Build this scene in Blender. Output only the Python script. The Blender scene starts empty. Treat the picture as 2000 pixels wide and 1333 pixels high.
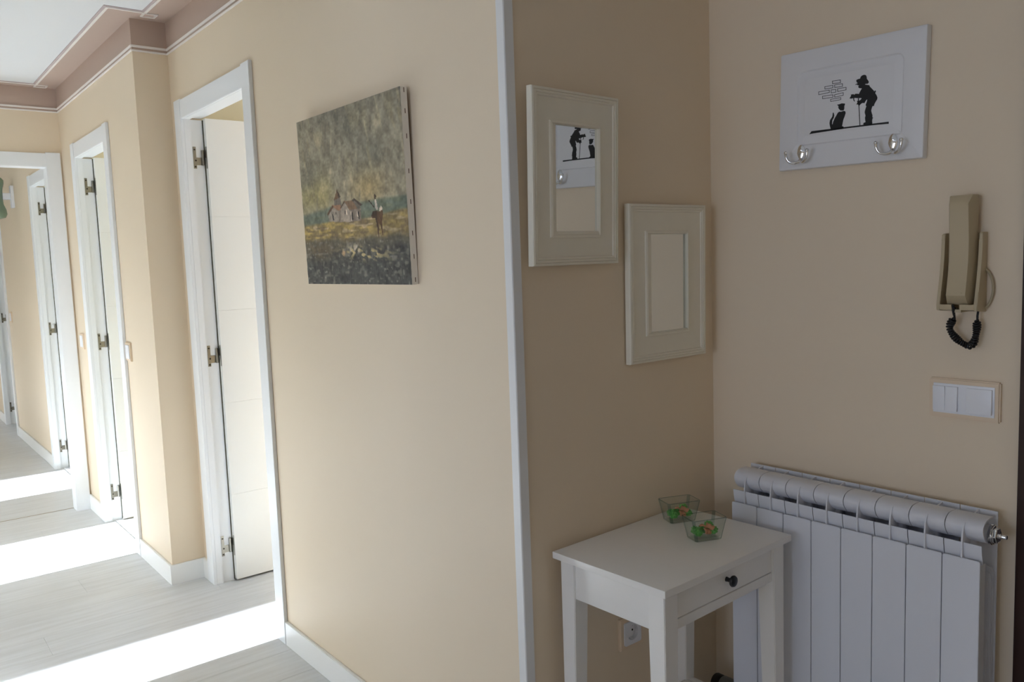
import bpy, bmesh, math, random
import numpy as np
from mathutils import Vector, Matrix
random.seed(7)
S = bpy.context.scene
COL = S.collection
EXPOSURE, SKY, SUN = 2.32, 0.95, 7.2
WALLC = (228, 212, 188)
BROWNC = (190, 170, 158)

# ------------------------------------------------------------------ camera, light, exposure
cam_d = bpy.data.cameras.new('camera')
cam = bpy.data.objects.new('camera', cam_d)
COL.objects.link(cam)
cam_d.sensor_fit = 'HORIZONTAL'
cam_d.sensor_width = 36.0
cam_d.lens = 1593.8 / 2000.0 * 36.0
cam_d.clip_start = 0.02
YAW, PITCH, ROLL = 0.89581, -0.09777, -0.03553
fwd = Vector((-math.sin(YAW) * math.cos(PITCH), math.cos(YAW) * math.cos(PITCH), math.sin(PITCH)))
rgt = fwd.cross(Vector((0, 0, 1))).normalized()
upv = rgt.cross(fwd)
r2 = rgt * math.cos(ROLL) + upv * math.sin(ROLL)
u2 = upv * math.cos(ROLL) - rgt * math.sin(ROLL)
M = Matrix((r2, u2, -fwd)).transposed().to_4x4()
M.translation = Vector((1.41587, -1.14195, 1.38647))
cam.matrix_world = M
S.camera = cam

S.view_settings.view_transform = 'Standard'
S.view_settings.look = 'None'
S.view_settings.exposure = EXPOSURE
S.view_settings.gamma = 1.0
S.view_settings.use_curve_mapping = False
S.cycles.max_bounces = 16
S.cycles.diffuse_bounces = 10
S.cycles.glossy_bounces = 6
S.cycles.transmission_bounces = 10
S.cycles.transparent_max_bounces = 12
S.cycles.sample_clamp_indirect = 12.0
S.cycles.use_denoising = True

world = bpy.data.worlds.new('sky')
S.world = world
world.use_nodes = True
bg = world.node_tree.nodes['Background']
bg.inputs['Color'].default_value = (0.675, 0.785, 1.0, 1)
bg.inputs['Strength'].default_value = SKY

sun_d = bpy.data.lights.new('sun', 'SUN')
sun_d.energy = SUN
sun_d.angle = math.radians(1.2)
sun_d.color = (0.845, 0.92, 1.0)
sun = bpy.data.objects.new('sun', sun_d)
COL.objects.link(sun)
TAN_E = 0.445                       # low sun straight across the hallway (travels towards -y)
sun.rotation_mode = 'QUATERNION'
sun.rotation_quaternion = Vector((0.0, -1.0, -TAN_E)).normalized().to_track_quat('-Z', 'Y')
sun.location = (-2, 4, 4)


def portal(name, loc, size, direction):
    d = bpy.data.lights.new(name, 'AREA')
    d.shape = 'RECTANGLE'
    d.size, d.size_y = size
    d.cycles.is_portal = True
    o = bpy.data.objects.new(name, d)
    COL.objects.link(o)
    o.location = loc
    o.rotation_mode = 'QUATERNION'
    o.rotation_quaternion = Vector(direction).to_track_quat('-Z', 'Z')
    return o


CEIL = 2.457
EXT = 2.075                          # inner face of the outer wall of the rooms behind the doors
WIN = [  # x0, x1, z0, z1 of the windows in that outer wall
    (-1.80, -0.95, 0.80, 2.15), (-3.62, -2.70, 0.945, 2.15), (-5.13, -4.35, 0.945, 2.15), (-7.75, -7.05, 1.25, 2.1)]
BACK = -4.60                         # unseen living area's back wall, holding the added window
FILL_WIN = (-0.35, 1.40, 0.45, 1.90)  # unseen window, added and sized to light the alcove
for x0, x1, z0, z1 in WIN:
    portal('window_portal', ((x0 + x1) / 2, EXT + 0.22, (z0 + z1) / 2), (x1 - x0, z1 - z0), (0, -1, 0))
portal('window_portal', ((FILL_WIN[0] + FILL_WIN[1]) / 2, BACK - 0.22, (FILL_WIN[2] + FILL_WIN[3]) / 2), (FILL_WIN[1] - FILL_WIN[0], FILL_WIN[3] - FILL_WIN[2]), (0, 1, 0))


# ------------------------------------------------------------------ materials
def lin(c):
    c = c / 255.0
    return c / 12.92 if c <= 0.04045 else ((c + 0.055) / 1.055) ** 2.4


def rgb(r, g, b):
    return (lin(r), lin(g), lin(b), 1.0)


def mat(name, col, rough=0.5, metal=0.0, spec=0.5, noise=0.0, nscale=20.0, bump=0.0, bscale=200.0, stretch=None, coat=0.0):
    m = bpy.data.materials.new(name)
    m.use_nodes = True
    nt = m.node_tree
    b = nt.nodes['Principled BSDF']
    b.inputs['Base Color'].default_value = col
    b.inputs['Roughness'].default_value = rough
    b.inputs['Metallic'].default_value = metal
    b.inputs['Specular IOR Level'].default_value = spec
    b.inputs['Coat Weight'].default_value = coat
    tc = nt.nodes.new('ShaderNodeTexCoord')
    mp = nt.nodes.new('ShaderNodeMapping')
    nt.links.new(tc.outputs['Object'], mp.inputs['Vector'])
    if stretch:
        mp.inputs['Scale'].default_value = stretch
    if noise:
        n = nt.nodes.new('ShaderNodeTexNoise')
        n.inputs['Scale'].default_value = nscale
        n.inputs['Detail'].default_value = 4
        nt.links.new(mp.outputs['Vector'], n.inputs['Vector'])
        mx = nt.nodes.new('ShaderNodeMix')
        mx.data_type = 'RGBA'
        mx.inputs[6].default_value = tuple(max(0, c * (1 - noise)) for c in col[:3]) + (1,)
        mx.inputs[7].default_value = tuple(min(1, c * (1 + noise)) for c in col[:3]) + (1,)
        nt.links.new(n.outputs['Fac'], mx.inputs[0])
        nt.links.new(mx.outputs[2], b.inputs['Base Color'])
    if bump:
        n2 = nt.nodes.new('ShaderNodeTexNoise')
        n2.inputs['Scale'].default_value = bscale
        n2.inputs['Detail'].default_value = 3
        nt.links.new(tc.outputs['Object'], n2.inputs['Vector'])
        bp = nt.nodes.new('ShaderNodeBump')
        bp.inputs['Strength'].default_value = bump
        bp.inputs['Distance'].default_value = 0.001
        nt.links.new(n2.outputs['Fac'], bp.inputs['Height'])
        nt.links.new(bp.outputs['Normal'], b.inputs['Normal'])
    return m


m_wall = mat('cream wall paint', rgb(*WALLC), 0.55, spec=0.35, noise=0.012, nscale=3, bump=0.12, bscale=160)
m_room = mat('pale yellow wall paint', rgb(236, 228, 200), 0.7, spec=0.3)
m_pale = mat('off white wall paint', rgb(232, 230, 226), 0.6, spec=0.3)
m_ceil = mat('white ceiling paint', rgb(226, 229, 232), 0.8, spec=0.2)
m_brown = mat('mushroom brown paint', rgb(*BROWNC), 0.6, spec=0.3, bump=0.1, bscale=160)
m_line = mat('white cornice strip', rgb(236, 232, 228), 0.5)
m_mauve = mat('mauve cornice line', rgb(190, 176, 176), 0.6)
m_white = mat('white lacquered wood', rgb(236, 239, 242), 0.32, spec=0.5)
m_base = mat('white skirting', rgb(238, 239, 238), 0.38)
m_leaf = mat('white lacquered door', rgb(238, 239, 236), 0.36)
m_joint = mat('tan floor joint strip', rgb(158, 146, 128), 0.5)
m_guard = mat('white plastic corner guard', rgb(228, 229, 230), 0.38)
m_steel = mat('brushed hinge steel', rgb(150, 147, 138), 0.32, metal=1.0)
m_chrome = mat('chrome', (0.82, 0.83, 0.84, 1), 0.07, metal=1.0)
m_screw = mat('dark screw head', rgb(60, 52, 44), 0.5, metal=0.6)
m_dark = mat('dark brown stained wood', rgb(46, 24, 18), 0.35, noise=0.3, nscale=6, stretch=(12, 12, 1))
m_brownleaf = mat('mid brown wooden door', rgb(120, 88, 62), 0.45, noise=0.2, nscale=6, stretch=(12, 12, 1))
m_table = mat('white stained table wood', rgb(236, 234, 230), 0.3, spec=0.5, noise=0.01, nscale=8, stretch=(1, 8, 8))
m_black = mat('black knob metal', rgb(24, 24, 25), 0.35, spec=0.5)
m_rad = mat('white radiator enamel', rgb(218, 220, 227), 0.3, spec=0.5)
m_frame = mat('cream painted frame wood', rgb(232, 227, 212), 0.5, noise=0.03, nscale=30)
m_mirror = mat('mirror silvering', (0.86, 0.88, 0.87, 1), 0.015, metal=1.0)
m_rack = mat('white painted panel', rgb(227, 227, 229), 0.4, noise=0.015, nscale=12)
m_print = mat('black stencil paint', rgb(12, 12, 13), 0.5)
m_bead = mat('clear rhinestone', rgb(235, 235, 240), 0.1, metal=0.3)
m_phone = mat('beige aged plastic', rgb(188, 173, 142), 0.42)
m_cable = mat('beige cable sheath', rgb(172, 158, 128), 0.5)
m_coil = mat('black rubber cord', rgb(18, 18, 19), 0.45)
m_swf = mat('peach beige switch surround', rgb(226, 206, 180), 0.4)
m_sww = mat('white switch plastic', rgb(234, 236, 242), 0.3)
m_hole = mat('dark socket hole', rgb(16, 15, 14), 0.8)
m_valve = mat('grey valve plastic', rgb(120, 122, 118), 0.45)
m_canv = mat('raw primed canvas edge', rgb(236, 231, 222), 0.8, noise=0.03, nscale=80)
m_staple = mat('rusty staple', rgb(92, 62, 44), 0.5, metal=0.5)
m_stretch = mat('pine stretcher wood', rgb(120, 88, 58), 0.7)
m_gap = mat('olive grey door seal', rgb(78, 76, 60), 0.8)  # painted shade of the gap beside the door leaf
m_leafg = mat('preserved green moss', rgb(104, 178, 84), 0.7, noise=0.45, nscale=60)
m_bark = mat('orange brown bark', rgb(206, 142, 104), 0.7, noise=0.5, nscale=70, stretch=(1, 3, 1))
m_plaster = mat('outer wall render', rgb(220, 214, 205), 0.8)

# frosted and clear glass
def thin_glass(name, tint, edge):
    """thin clear pane: light passes straight through, reflection by Fresnel"""
    m = bpy.data.materials.new(name)
    m.use_nodes = True
    nt = m.node_tree
    nt.nodes.remove(nt.nodes['Principled BSDF'])
    tr = nt.nodes.new('ShaderNodeBsdfTransparent')
    tr.inputs['Color'].default_value = tint
    gl = nt.nodes.new('ShaderNodeBsdfGlossy')
    gl.inputs['Roughness'].default_value = 0.02
    lw = nt.nodes.new('ShaderNodeLayerWeight')
    lw.inputs['Blend'].default_value = 0.5
    pw = nt.nodes.new('ShaderNodeMath')
    pw.operation = 'POWER'
    pw.inputs[1].default_value = 4.0
    nt.links.new(lw.outputs['Facing'], pw.inputs[0])
    ma = nt.nodes.new('ShaderNodeMath')
    ma.operation = 'MULTIPLY_ADD'
    ma.inputs[1].default_value = edge
    ma.inputs[2].default_value = 0.03
    nt.links.new(pw.outputs[0], ma.inputs[0])
    mx = nt.nodes.new('ShaderNodeMixShader')
    nt.links.new(ma.outputs[0], mx.inputs[0])
    nt.links.new(tr.outputs[0], mx.inputs[1])
    nt.links.new(gl.outputs[0], mx.inputs[2])
    nt.links.new(mx.outputs[0], nt.nodes['Material Output'].inputs['Surface'])
    return m


m_glass = thin_glass('clear bowl glass', (0.955, 0.975, 0.968, 1), 0.55)
m_rim = thin_glass('green glass edge', (0.62, 0.72, 0.70, 1), 0.7)
m_thick = thin_glass('thick glass base', (0.80, 0.87, 0.86, 1), 0.7)
m_frost = bpy.data.materials.new('green frosted glass')
m_frost.use_nodes = True
b = m_frost.node_tree.nodes['Principled BSDF']
b.inputs['Base Color'].default_value = rgb(150, 176, 152)
b.inputs['Roughness'].default_value = 0.35
b.inputs['Transmission Weight'].default_value = 0.45

# pale laminate floor: streaks along each plank, tone differing a little from plank to plank
m_floor = bpy.data.materials.new('pale grey laminate')
m_floor.use_nodes = True
nt = m_floor.node_tree
b = nt.nodes['Principled BSDF']
b.inputs['Roughness'].default_value = 0.33
b.inputs['Specular IOR Level'].default_value = 0.5
tc = nt.nodes.new('ShaderNodeTexCoord')
oi = nt.nodes.new('ShaderNodeObjectInfo')
va = nt.nodes.new('ShaderNodeVectorMath')
va.operation = 'ADD'
sc_ = nt.nodes.new('ShaderNodeVectorMath')
sc_.operation = 'MULTIPLY'
sc_.inputs[1].default_value = (42.0, 3.2, 10.0)
nt.links.new(tc.outputs['Object'], va.inputs[0])
nt.links.new(oi.outputs['Location'], va.inputs[1])
nt.links.new(va.outputs[0], sc_.inputs[0])
n = nt.nodes.new('ShaderNodeTexNoise')
n.inputs['Scale'].default_value = 1.0
n.inputs['Detail'].default_value = 5
nt.links.new(sc_.outputs[0], n.inputs['Vector'])
rp = nt.nodes.new('ShaderNodeValToRGB')
rp.color_ramp.elements[0].position = 0.25
rp.color_ramp.elements[0].color = rgb(203, 204, 203)
rp.color_ramp.elements[1].position = 0.62
rp.color_ramp.elements[1].color = rgb(217, 219, 220)
nt.links.new(n.outputs['Fac'], rp.inputs['Fac'])
hv = nt.nodes.new('ShaderNodeHueSaturation')
mr = nt.nodes.new('ShaderNodeMapRange')
mr.inputs['To Min'].default_value = 0.985
mr.inputs['To Max'].default_value = 1.02
nt.links.new(oi.outputs['Random'], mr.inputs['Value'])
nt.links.new(mr.outputs[0], hv.inputs['Value'])
nt.links.new(rp.outputs['Color'], hv.inputs['Color'])
nt.links.new(hv.outputs[0], b.inputs['Base Color'])

# oil paint: colour comes from the canvas mesh's own colour attribute
m_oil = bpy.data.materials.new('oil paint')
m_oil.use_nodes = True
nt = m_oil.node_tree
b = nt.nodes['Principled BSDF']
b.inputs['Roughness'].default_value = 0.5
b.inputs['Specular IOR Level'].default_value = 0.3
at = nt.nodes.new('ShaderNodeVertexColor')
at.layer_name = 'paint'
nt.links.new(at.outputs['Color'], b.inputs['Base Color'])


# ------------------------------------------------------------------ mesh helpers
def finish(name, bm, m, parent=None, smooth=False, loc=None):
    bmesh.ops.recalc_face_normals(bm, faces=bm.faces[:])
    me = bpy.data.meshes.new(name)
    bm.to_mesh(me)
    bm.free()
    if smooth:
        me.polygons.foreach_set('use_smooth', [True] * len(me.polygons))
        try:
            me.set_sharp_from_angle(angle=math.radians(40))
        except Exception:
            pass
    for mm in (m if isinstance(m, (list, tuple)) else [m]):
        me.materials.append(mm)
    o = bpy.data.objects.new(name, me)
    COL.objects.link(o)
    if parent:
        o.parent = parent
    if loc:
        o.location = loc
    return o


def box(bm, x0, x1, y0, y1, z0, z1, bev=0.0, seg=2):
    vs = [bm.verts.new(c) for c in ((x0, y0, z0), (x1, y0, z0), (x1, y1, z0), (x0, y1, z0), (x0, y0, z1), (x1, y0, z1), (x1, y1, z1), (x0, y1, z1))]
    fs = [bm.faces.new([vs[i] for i in q]) for q in ((0, 3, 2, 1), (4, 5, 6, 7), (0, 1, 5, 4), (1, 2, 6, 5), (2, 3, 7, 6), (3, 0, 4, 7))]
    if bev:
        es = list({e for f in fs for e in f.edges})
        bmesh.ops.bevel(bm, geom=es, offset=bev, segments=seg, affect='EDGES', profile=0.6)
    return bm


def mbox(name, dims, m, parent=None, bev=0.0, smooth=True):
    bm = bmesh.new()
    box(bm, *dims, bev=bev)
    return finish(name, bm, m, parent, smooth=smooth and bev > 0)


def prism(bm, poly, axis, a0, a1):
    """extrude a closed 2-D polygon along an axis; poly holds the two other coordinates in x,y,z order"""
    def p(c, a):
        if axis == 'x':
            return (a, c[0], c[1])
        if axis == 'y':
            return (c[0], a, c[1])
        return (c[0], c[1], a)
    A = [bm.verts.new(p(c, a0)) for c in poly]
    B = [bm.verts.new(p(c, a1)) for c in poly]
    n = len(poly)
    bm.faces.new(A)
    bm.faces.new(B[::-1])
    for i in range(n):
        bm.faces.new((A[i], B[i], B[(i + 1) % n], A[(i + 1) % n]))
    return bm


def tube(bm, pts, rad, n=10, caps=True):
    pts = [Vector(p) for p in pts]
    rad = rad if isinstance(rad, (list, tuple)) else [rad] * len(pts)
    rings = []
    ref = Vector((0.13, 0.27, 0.95)).normalized()
    prev = None
    for i, p in enumerate(pts):
        t = (pts[min(i + 1, len(pts) - 1)] - pts[max(i - 1, 0)]).normalized()
        if prev is None:
            a = t.cross(ref)
            if a.length < 0.05:
                a = t.cross(Vector((1, 0, 0)))
        else:
            a = prev - t * prev.dot(t)
        a.normalize()
        prev = a
        c = t.cross(a)
        rings.append([bm.verts.new(p + (a * math.cos(2 * math.pi * k / n) + c * math.sin(2 * math.pi * k / n)) * rad[i]) for k in range(n)])
    for i in range(len(rings) - 1):
        for k in range(n):
            bm.faces.new((rings[i][k], rings[i][(k + 1) % n], rings[i + 1][(k + 1) % n], rings[i + 1][k]))
    if caps:
        bm.faces.new(rings[0][::-1])
        bm.faces.new(rings[-1])
    return bm


def lathe(bm, prof, n=24, axis='z', org=(0, 0, 0)):
    rings = []
    for r, h in prof:
        ring = []
        for k in range(n):
            a = 2 * math.pi * k / n
            c, s = r * math.cos(a), r * math.sin(a)
            v = {'z': (c, s, h), 'x': (h, c, s), 'y': (c, h, s)}[axis]
            ring.append(bm.verts.new((v[0] + org[0], v[1] + org[1], v[2] + org[2])))
        rings.append(ring)
    for i in range(len(rings) - 1):
        for k in range(n):
            bm.faces.new((rings[i][k], rings[i][(k + 1) % n], rings[i + 1][(k + 1) % n], rings[i + 1][k]))
    bm.faces.new(rings[0][::-1])
    bm.faces.new(rings[-1])
    return bm


def smooth_path(pts, k=6):
    P = [Vector(p) for p in pts]
    out = []
    for i in range(len(P) - 1):
        a, b_, c, d = P[max(i - 1, 0)], P[i], P[i + 1], P[min(i + 2, len(P) - 1)]
        for j in range(k):
            t = j / k
            out.append(0.5 * ((2 * b_) + (c - a) * t + (2 * a - 5 * b_ + 4 * c - d) * t * t + (3 * b_ - a - 3 * c + d) * t ** 3))
    out.append(P[-1])
    return out


def slab_wall(name, run, t0, t1, u0, u1, v0, v1, holes, m, kind='structure'):
    """one connected wall with rectangular holes. run 'x': u = x, thickness along y; run 'y': u = y, thickness along x"""
    us = sorted({u0, u1, *[h[0] for h in holes], *[h[1] for h in holes]})
    vs = sorted({v0, v1, *[h[2] for h in holes], *[h[3] for h in holes]})
    us = [u for u in us if u0 <= u <= u1]
    vs = [v for v in vs if v0 <= v <= v1]
    bm = bmesh.new()
    vert = {}

    def V(u, v, t):
        k = (u, v, t)
        if k not in vert:
            vert[k] = bm.verts.new((u, t, v) if run == 'x' else (t, u, v))
        return vert[k]
    solid = {}
    for i in range(len(us) - 1):
        for j in range(len(vs) - 1):
            cu, cv = (us[i] + us[i + 1]) / 2, (vs[j] + vs[j + 1]) / 2
            solid[i, j] = not any(h[0] < cu < h[1] and h[2] < cv < h[3] for h in holes)
    for (i, j), s in solid.items():
        if not s:
            continue
        a, b_, c, d = us[i], us[i + 1], vs[j], vs[j + 1]
        for t in (t0, t1):
            bm.faces.new((V(a, c, t), V(b_, c, t), V(b_, d, t), V(a, d, t)))
        for (di, dj, p, q) in ((-1, 0, (a, c), (a, d)), (1, 0, (b_, c), (b_, d)), (0, -1, (a, c), (b_, c)), (0, 1, (a, d), (b_, d))):
            if not solid.get((i + di, j + dj), False):
                bm.faces.new((V(*p, t0), V(*q, t0), V(*q, t1), V(*p, t1)))
    o = finish(name, bm, m)
    o['kind'] = kind
    return o


def struct(o):
    o['kind'] = 'structure'
    return o


def empty(name, loc=(0, 0, 0), rot=(0, 0, 0), parent=None):
    o = bpy.data.objects.new(name, None)
    COL.objects.link(o)
    o.location = loc
    o.rotation_euler = rot
    o.empty_display_size = 0.05
    if parent:
        o.parent = parent
    return o


def thing(name, label, cat, loc=(0, 0, 0), rot=(0, 0, 0), group=None):
    return tag(empty(name, loc, rot), label, cat, group)


def tag(o, label, cat, group=None):
    o['label'] = label
    o['category'] = cat
    if group:
        o['group'] = group
    return o


def copy_tree(o, parent=None):
    c = o.copy()
    COL.objects.link(c)
    c.parent = parent
    for ch in o.children:
        copy_tree(ch, c)
    return c


# ------------------------------------------------------------------ room shell
ZF = -0.008
struct(mbox('floor', (-8.4, 2.7, BACK - 0.2, EXT + 0.2, -0.12, ZF), m_floor))
floor = bpy.data.objects['floor']
struct(mbox('ceiling', (-8.4, 2.7, BACK - 0.2, EXT + 0.2, CEIL, CEIL + 0.1), m_ceil))

# laminate planks laid across the hallway
PW, PL = 0.19, 1.38
bm = bmesh.new()
box(bm, 0, PW - 0.0006, 0, PL - 0.0006, 0, 0.008)
bmesh.ops.bevel(bm, geom=[e for e in bm.edges if min(v.co.z for v in e.verts) > 0.007], offset=0.0007, segments=1, affect='EDGES')
plank = finish('plank', bm, m_floor, floor)
plank_me = plank.data
first = True
i = 0
x = -8.38
while x < 2.6:
    y = BACK - (0, 0.46, 0.92, 0.23, 0.69)[i % 5]
    while y < EXT:
        if -1.9 < y + PL and y < 1.0:
            if first:
                p = plank
                first = False
            else:
                p = plank.copy()
                COL.objects.link(p)
                p.parent = floor
            p.location = (x, y, ZF)
        y += PL
    x += PW
    i += 1

PIL = -2.3155
PY = -0.1436
XE = -3.918
YC = 0.707
A3 = -0.11
FY = -1.35
D1 = (-2.165, -1.471, 2.030)
D2 = (-3.535, -2.880, 2.022)
D3 = (-5.20, -4.52, 2.022)
D4 = (-7.62, -6.95, 2.022)


def hole(d):
    return (d[0] - 0.022, d[1] + 0.022, -1.0, d[2] + 0.022)


slab_wall('wall_left', 'x', 0.0, 0.08, PIL, 0.0, ZF, CEIL, [hole(D1)], m_wall)
slab_wall('wall_return', 'y', PIL - 0.08, PIL, PY + 0.08, 0.08, ZF, CEIL, [], m_wall)
slab_wall('wall_hall', 'x', PY, PY + 0.08, XE - 0.08, PIL, ZF, CEIL, [hole(D2)], m_wall)
slab_wall('wall_end', 'y', XE - 0.08, XE, FY, PY, ZF, CEIL, [(-0.962, -0.208, -1.0, 2.033)], m_wall)
slab_wall('wall_corridor', 'x', A3, A3 + 0.08, -8.3, XE - 0.08, ZF, CEIL, [hole(D3), hole(D4)], m_wall)
slab_wall('wall_far', 'y', -8.38, -8.3, FY - 0.08, EXT + 0.2, ZF, CEIL, [], m_wall)
slab_wall('wall_alcove', 'y', -0.08, 0.0, 0.08, EXT + 0.2, ZF, CEIL, [], m_wall)
slab_wall('wall_right', 'x', YC, YC + 0.1, 0.0, 2.68, ZF, CEIL, [(0.84, 1.68, -1.0, 2.06)], m_wall)
slab_wall('wall_opposite', 'x', FY - 0.08, FY, -8.3, -0.5, ZF, CEIL, [], m_pale)
slab_wall('wall_living', 'y', -0.58, -0.5, BACK, FY - 0.08, ZF, CEIL, [], m_wall)
slab_wall('wall_east', 'y', 2.6, 2.68, BACK, YC, ZF, CEIL, [], m_wall)
slab_wall('wall_back', 'x', BACK - 0.2, BACK, -0.58, 2.68, ZF, CEIL, [FILL_WIN], m_wall)
slab_wall('wall_outer', 'x', EXT, EXT + 0.2, -8.3, -0.08, ZF, CEIL, WIN, m_pale)
slab_wall('wall_partition', 'y', PIL - 0.08, PIL, 0.08, EXT, ZF, CEIL, [], m_room)
slab_wall('wall_partition', 'y', -3.998, -3.918, A3 + 0.08, EXT, ZF, CEIL, [], m_room)
slab_wall('wall_partition', 'y', -6.0, -5.92, A3 + 0.08, EXT, ZF, CEIL, [], m_room)

# window frames (the side rooms' windows and the added living area one, out of view but they shape the light)
wn = 0
for (x0, x1, z0, z1), yy in [(w, EXT + 0.15) for w in WIN] + [(FILL_WIN, BACK - 0.17)]:
    wn += 1
    o = slab_wall('window_%d' % wn, 'x', yy - 0.02, yy + 0.02, x0 - 0.001, x1 + 0.001, z0 - 0.001, z1 + 0.001,
                  [(x0 + 0.004, x1 - 0.004, z0 + 0.004, z1 - 0.004)], m_white)

# corner guard on the outside corner beside the alcove
tn = 0


def trim_name():
    global tn
    tn += 1
    return 'trim_%d' % tn


bm = bmesh.new()
prism(bm, [(-0.0225, -0.0035), (-0.0225, 0.0), (0.0, 0.0), (0.0, 0.0225), (0.0035, 0.0225), (0.0035, -0.0015), (0.0015, -0.0035)], 'z', ZF, 2.3205)
struct(finish(trim_name(), bm, m_guard))

# painted brown cornice band with two white strips under it, wall by wall
segs = [('y', XE, FY, PY, 1), ('x', PY, XE, PIL, -1), ('y', PIL, PY, 0.0, 1), ('x', 0.0, PIL, 0.0, -1), ('y', 0.0, 0.0, YC, 1), ('x', YC, 0.0, 2.6, -1)]


def on_wall(bm, run, c, a, b_, sgn, t, z0, z1, ea, eb):
    lo, hi = sorted((c, c + sgn * t))
    if run == 'x':
        box(bm, a - ea, b_ + eb, lo, hi, z0, z1)
    else:
        box(bm, lo, hi, a - ea, b_ + eb, z0, z1)


# ends: at an outside corner a strip runs past by its own thickness, at an inside corner it stops short
ends = [(0, 0), (0, 1), (0, 0), (0, 1), (0, 0), (0, 0)]
for (run, c, a, b_, sg), (ea, eb) in zip(segs, ends):
    bm = bmesh.new()
    on_wall(bm, run, c, a, b_, sg, 0.002, 2.3275, CEIL, 0, eb * 0.002)
    band = struct(finish(trim_name(), bm, m_brown))
    for z0, z1, t in ((2.3375, 2.3470, 0.007), (2.3205, 2.3280, 0.006)):
        bm = bmesh.new()
        on_wall(bm, run, c, a, b_, sg, t, z0, z1, 0, eb * t)
        bmesh.ops.bevel(bm, geom=bm.edges[:], offset=0.0012, segments=1, affect='EDGES')
        finish('cornice_strip', bm, m_line, band)

# brown border on the ceiling with its white and mauve strips and the little crossed squares
P_out = [(XE, FY), (XE, PY), (PIL, PY), (PIL, 0.0), (0.0, 0.0), (0.0, YC), (2.6, YC)]
P_in = [(XE + 0.075, FY), (XE + 0.075, PY - 0.11), (PIL + 0.108, PY - 0.11), (PIL + 0.108, -0.11), (0.11, -0.11), (0.11, YC - 0.11), (2.6, YC - 0.11)]
bm = bmesh.new()
vo = [bm.verts.new((p[0], p[1], CEIL - 0.002)) for p in P_out]
vi = [bm.verts.new((p[0], p[1], CEIL - 0.002)) for p in P_in]
for i in range(len(P_out) - 1):
    bm.faces.new((vo[i], vo[i + 1], vi[i + 1], vi[i]))
r = bmesh.ops.extrude_face_region(bm, geom=bm.faces[:])
bmesh.ops.translate(bm, verts=[v for v in r['geom'] if isinstance(v, bmesh.types.BMVert)], vec=(0, 0, 0.002))
border = struct(finish(trim_name(), bm, m_brown))


def ceil_strip(off0, off1, depth, m, nm):
    """strip following the inner edge of the border, from off0 to off1 beyond it (away from the walls)"""
    def shift(o):
        return [(P_in[0][0] + o, P_in[0][1]), (P_in[1][0] + o, P_in[1][1] - o), (P_in[2][0] + o, P_in[2][1] - o), (P_in[3][0] + o, P_in[3][1] - o),
                (P_in[4][0] + o, P_in[4][1] - o), (P_in[5][0] + o, P_in[5][1] - o), (P_in[6][0], P_in[6][1] - o)]
    a, c = shift(off0), shift(off1)
    bm = bmesh.new()
    A = [bm.verts.new((p[0], p[1], CEIL - depth)) for p in a]
    B = [bm.verts.new((p[0], p[1], CEIL - depth)) for p in c]
    for i in range(len(a) - 1):
        bm.faces.new((A[i], A[i + 1], B[i + 1], B[i]))
    r = bmesh.ops.extrude_face_region(bm, geom=bm.faces[:])
    bmesh.ops.translate(bm, verts=[v for v in r['geom'] if isinstance(v, bmesh.types.BMVert)], vec=(0, 0, depth))
    finish(nm, bm, m, border)


ceil_strip(-0.004, 0.007, 0.006, m_line, 'cornice_strip')
ceil_strip(0.007, 0.016, 0.003, m_mauve, 'cornice_line')
for x0, x1, y0, y1 in ((-2.260, -2.2035, -0.117, -0.060), (-3.900, -3.838, -0.2595, -0.196), (0.053, 0.114, YC - 0.114, YC - 0.055)):
    w = 0.007
    bm = bmesh.new()
    o_ = [bm.verts.new(c) for c in ((x0, y0, 0), (x1, y0, 0), (x1, y1, 0), (x0, y1, 0))]
    i_ = [bm.verts.new(c) for c in ((x0 + w, y0 + w, 0), (x1 - w, y0 + w, 0), (x1 - w, y1 - w, 0), (x0 + w, y1 - w, 0))]
    for k in range(4):
        bm.faces.new((o_[k], o_[(k + 1) % 4], i_[(k + 1) % 4], i_[k]))
    r = bmesh.ops.extrude_face_region(bm, geom=bm.faces[:])
    bmesh.ops.translate(bm, verts=[v for v in r['geom'] if isinstance(v, bmesh.types.BMVert)], vec=(0, 0, 0.006))
    finish('cornice_square', bm, m_line, border, loc=(0, 0, CEIL - 0.007))

# skirting boards
BB = 0.089


def skirting(name, run, c, a, b_, sg):
    bm = bmesh.new()
    on_wall(bm, run, c, a, b_, sg, 0.012, 0.0, BB, 0, 0)
    bmesh.ops.bevel(bm, geom=[e for e in bm.edges if min(v.co.z for v in e.verts) > BB - 0.001], offset=0.002, segments=2, affect='EDGES')
    return struct(finish(name, bm, m_base))


CW = 0.077
skirting('baseboard_left', 'x', 0.0, D1[1] + 0.0745, -0.0235, -1)
skirting('baseboard_left', 'x', 0.0, PIL + 0.012, D1[0] - CW, -1)
skirting('baseboard_return', 'y', PIL, PY - 0.012, 0.0, 1)
skirting('baseboard_hall', 'x', PY, D2[1] + CW, PIL, -1)
skirting('baseboard_hall', 'x', PY, XE + 0.014, D2[0] - CW, -1)
skirting('baseboard_corridor', 'x', A3, D4[1] + CW, D3[0] - CW, -1)
skirting('baseboard_corridor', 'x', A3, D3[1] + CW, XE - 0.094, -1)
skirting('baseboard_corridor', 'x', A3, -8.288, D4[0] - CW, -1)
skirting('baseboard_alcove', 'y', 0.0, 0.024, YC, 1)
skirting('baseboard_right', 'x', YC, 0.012, 0.766, -1)
skirting('baseboard_opposite', 'x', FY, -3.9, -0.5, 1)
skirting('baseboard_opposite', 'x', FY, -8.3, -4.0, 1)


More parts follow.
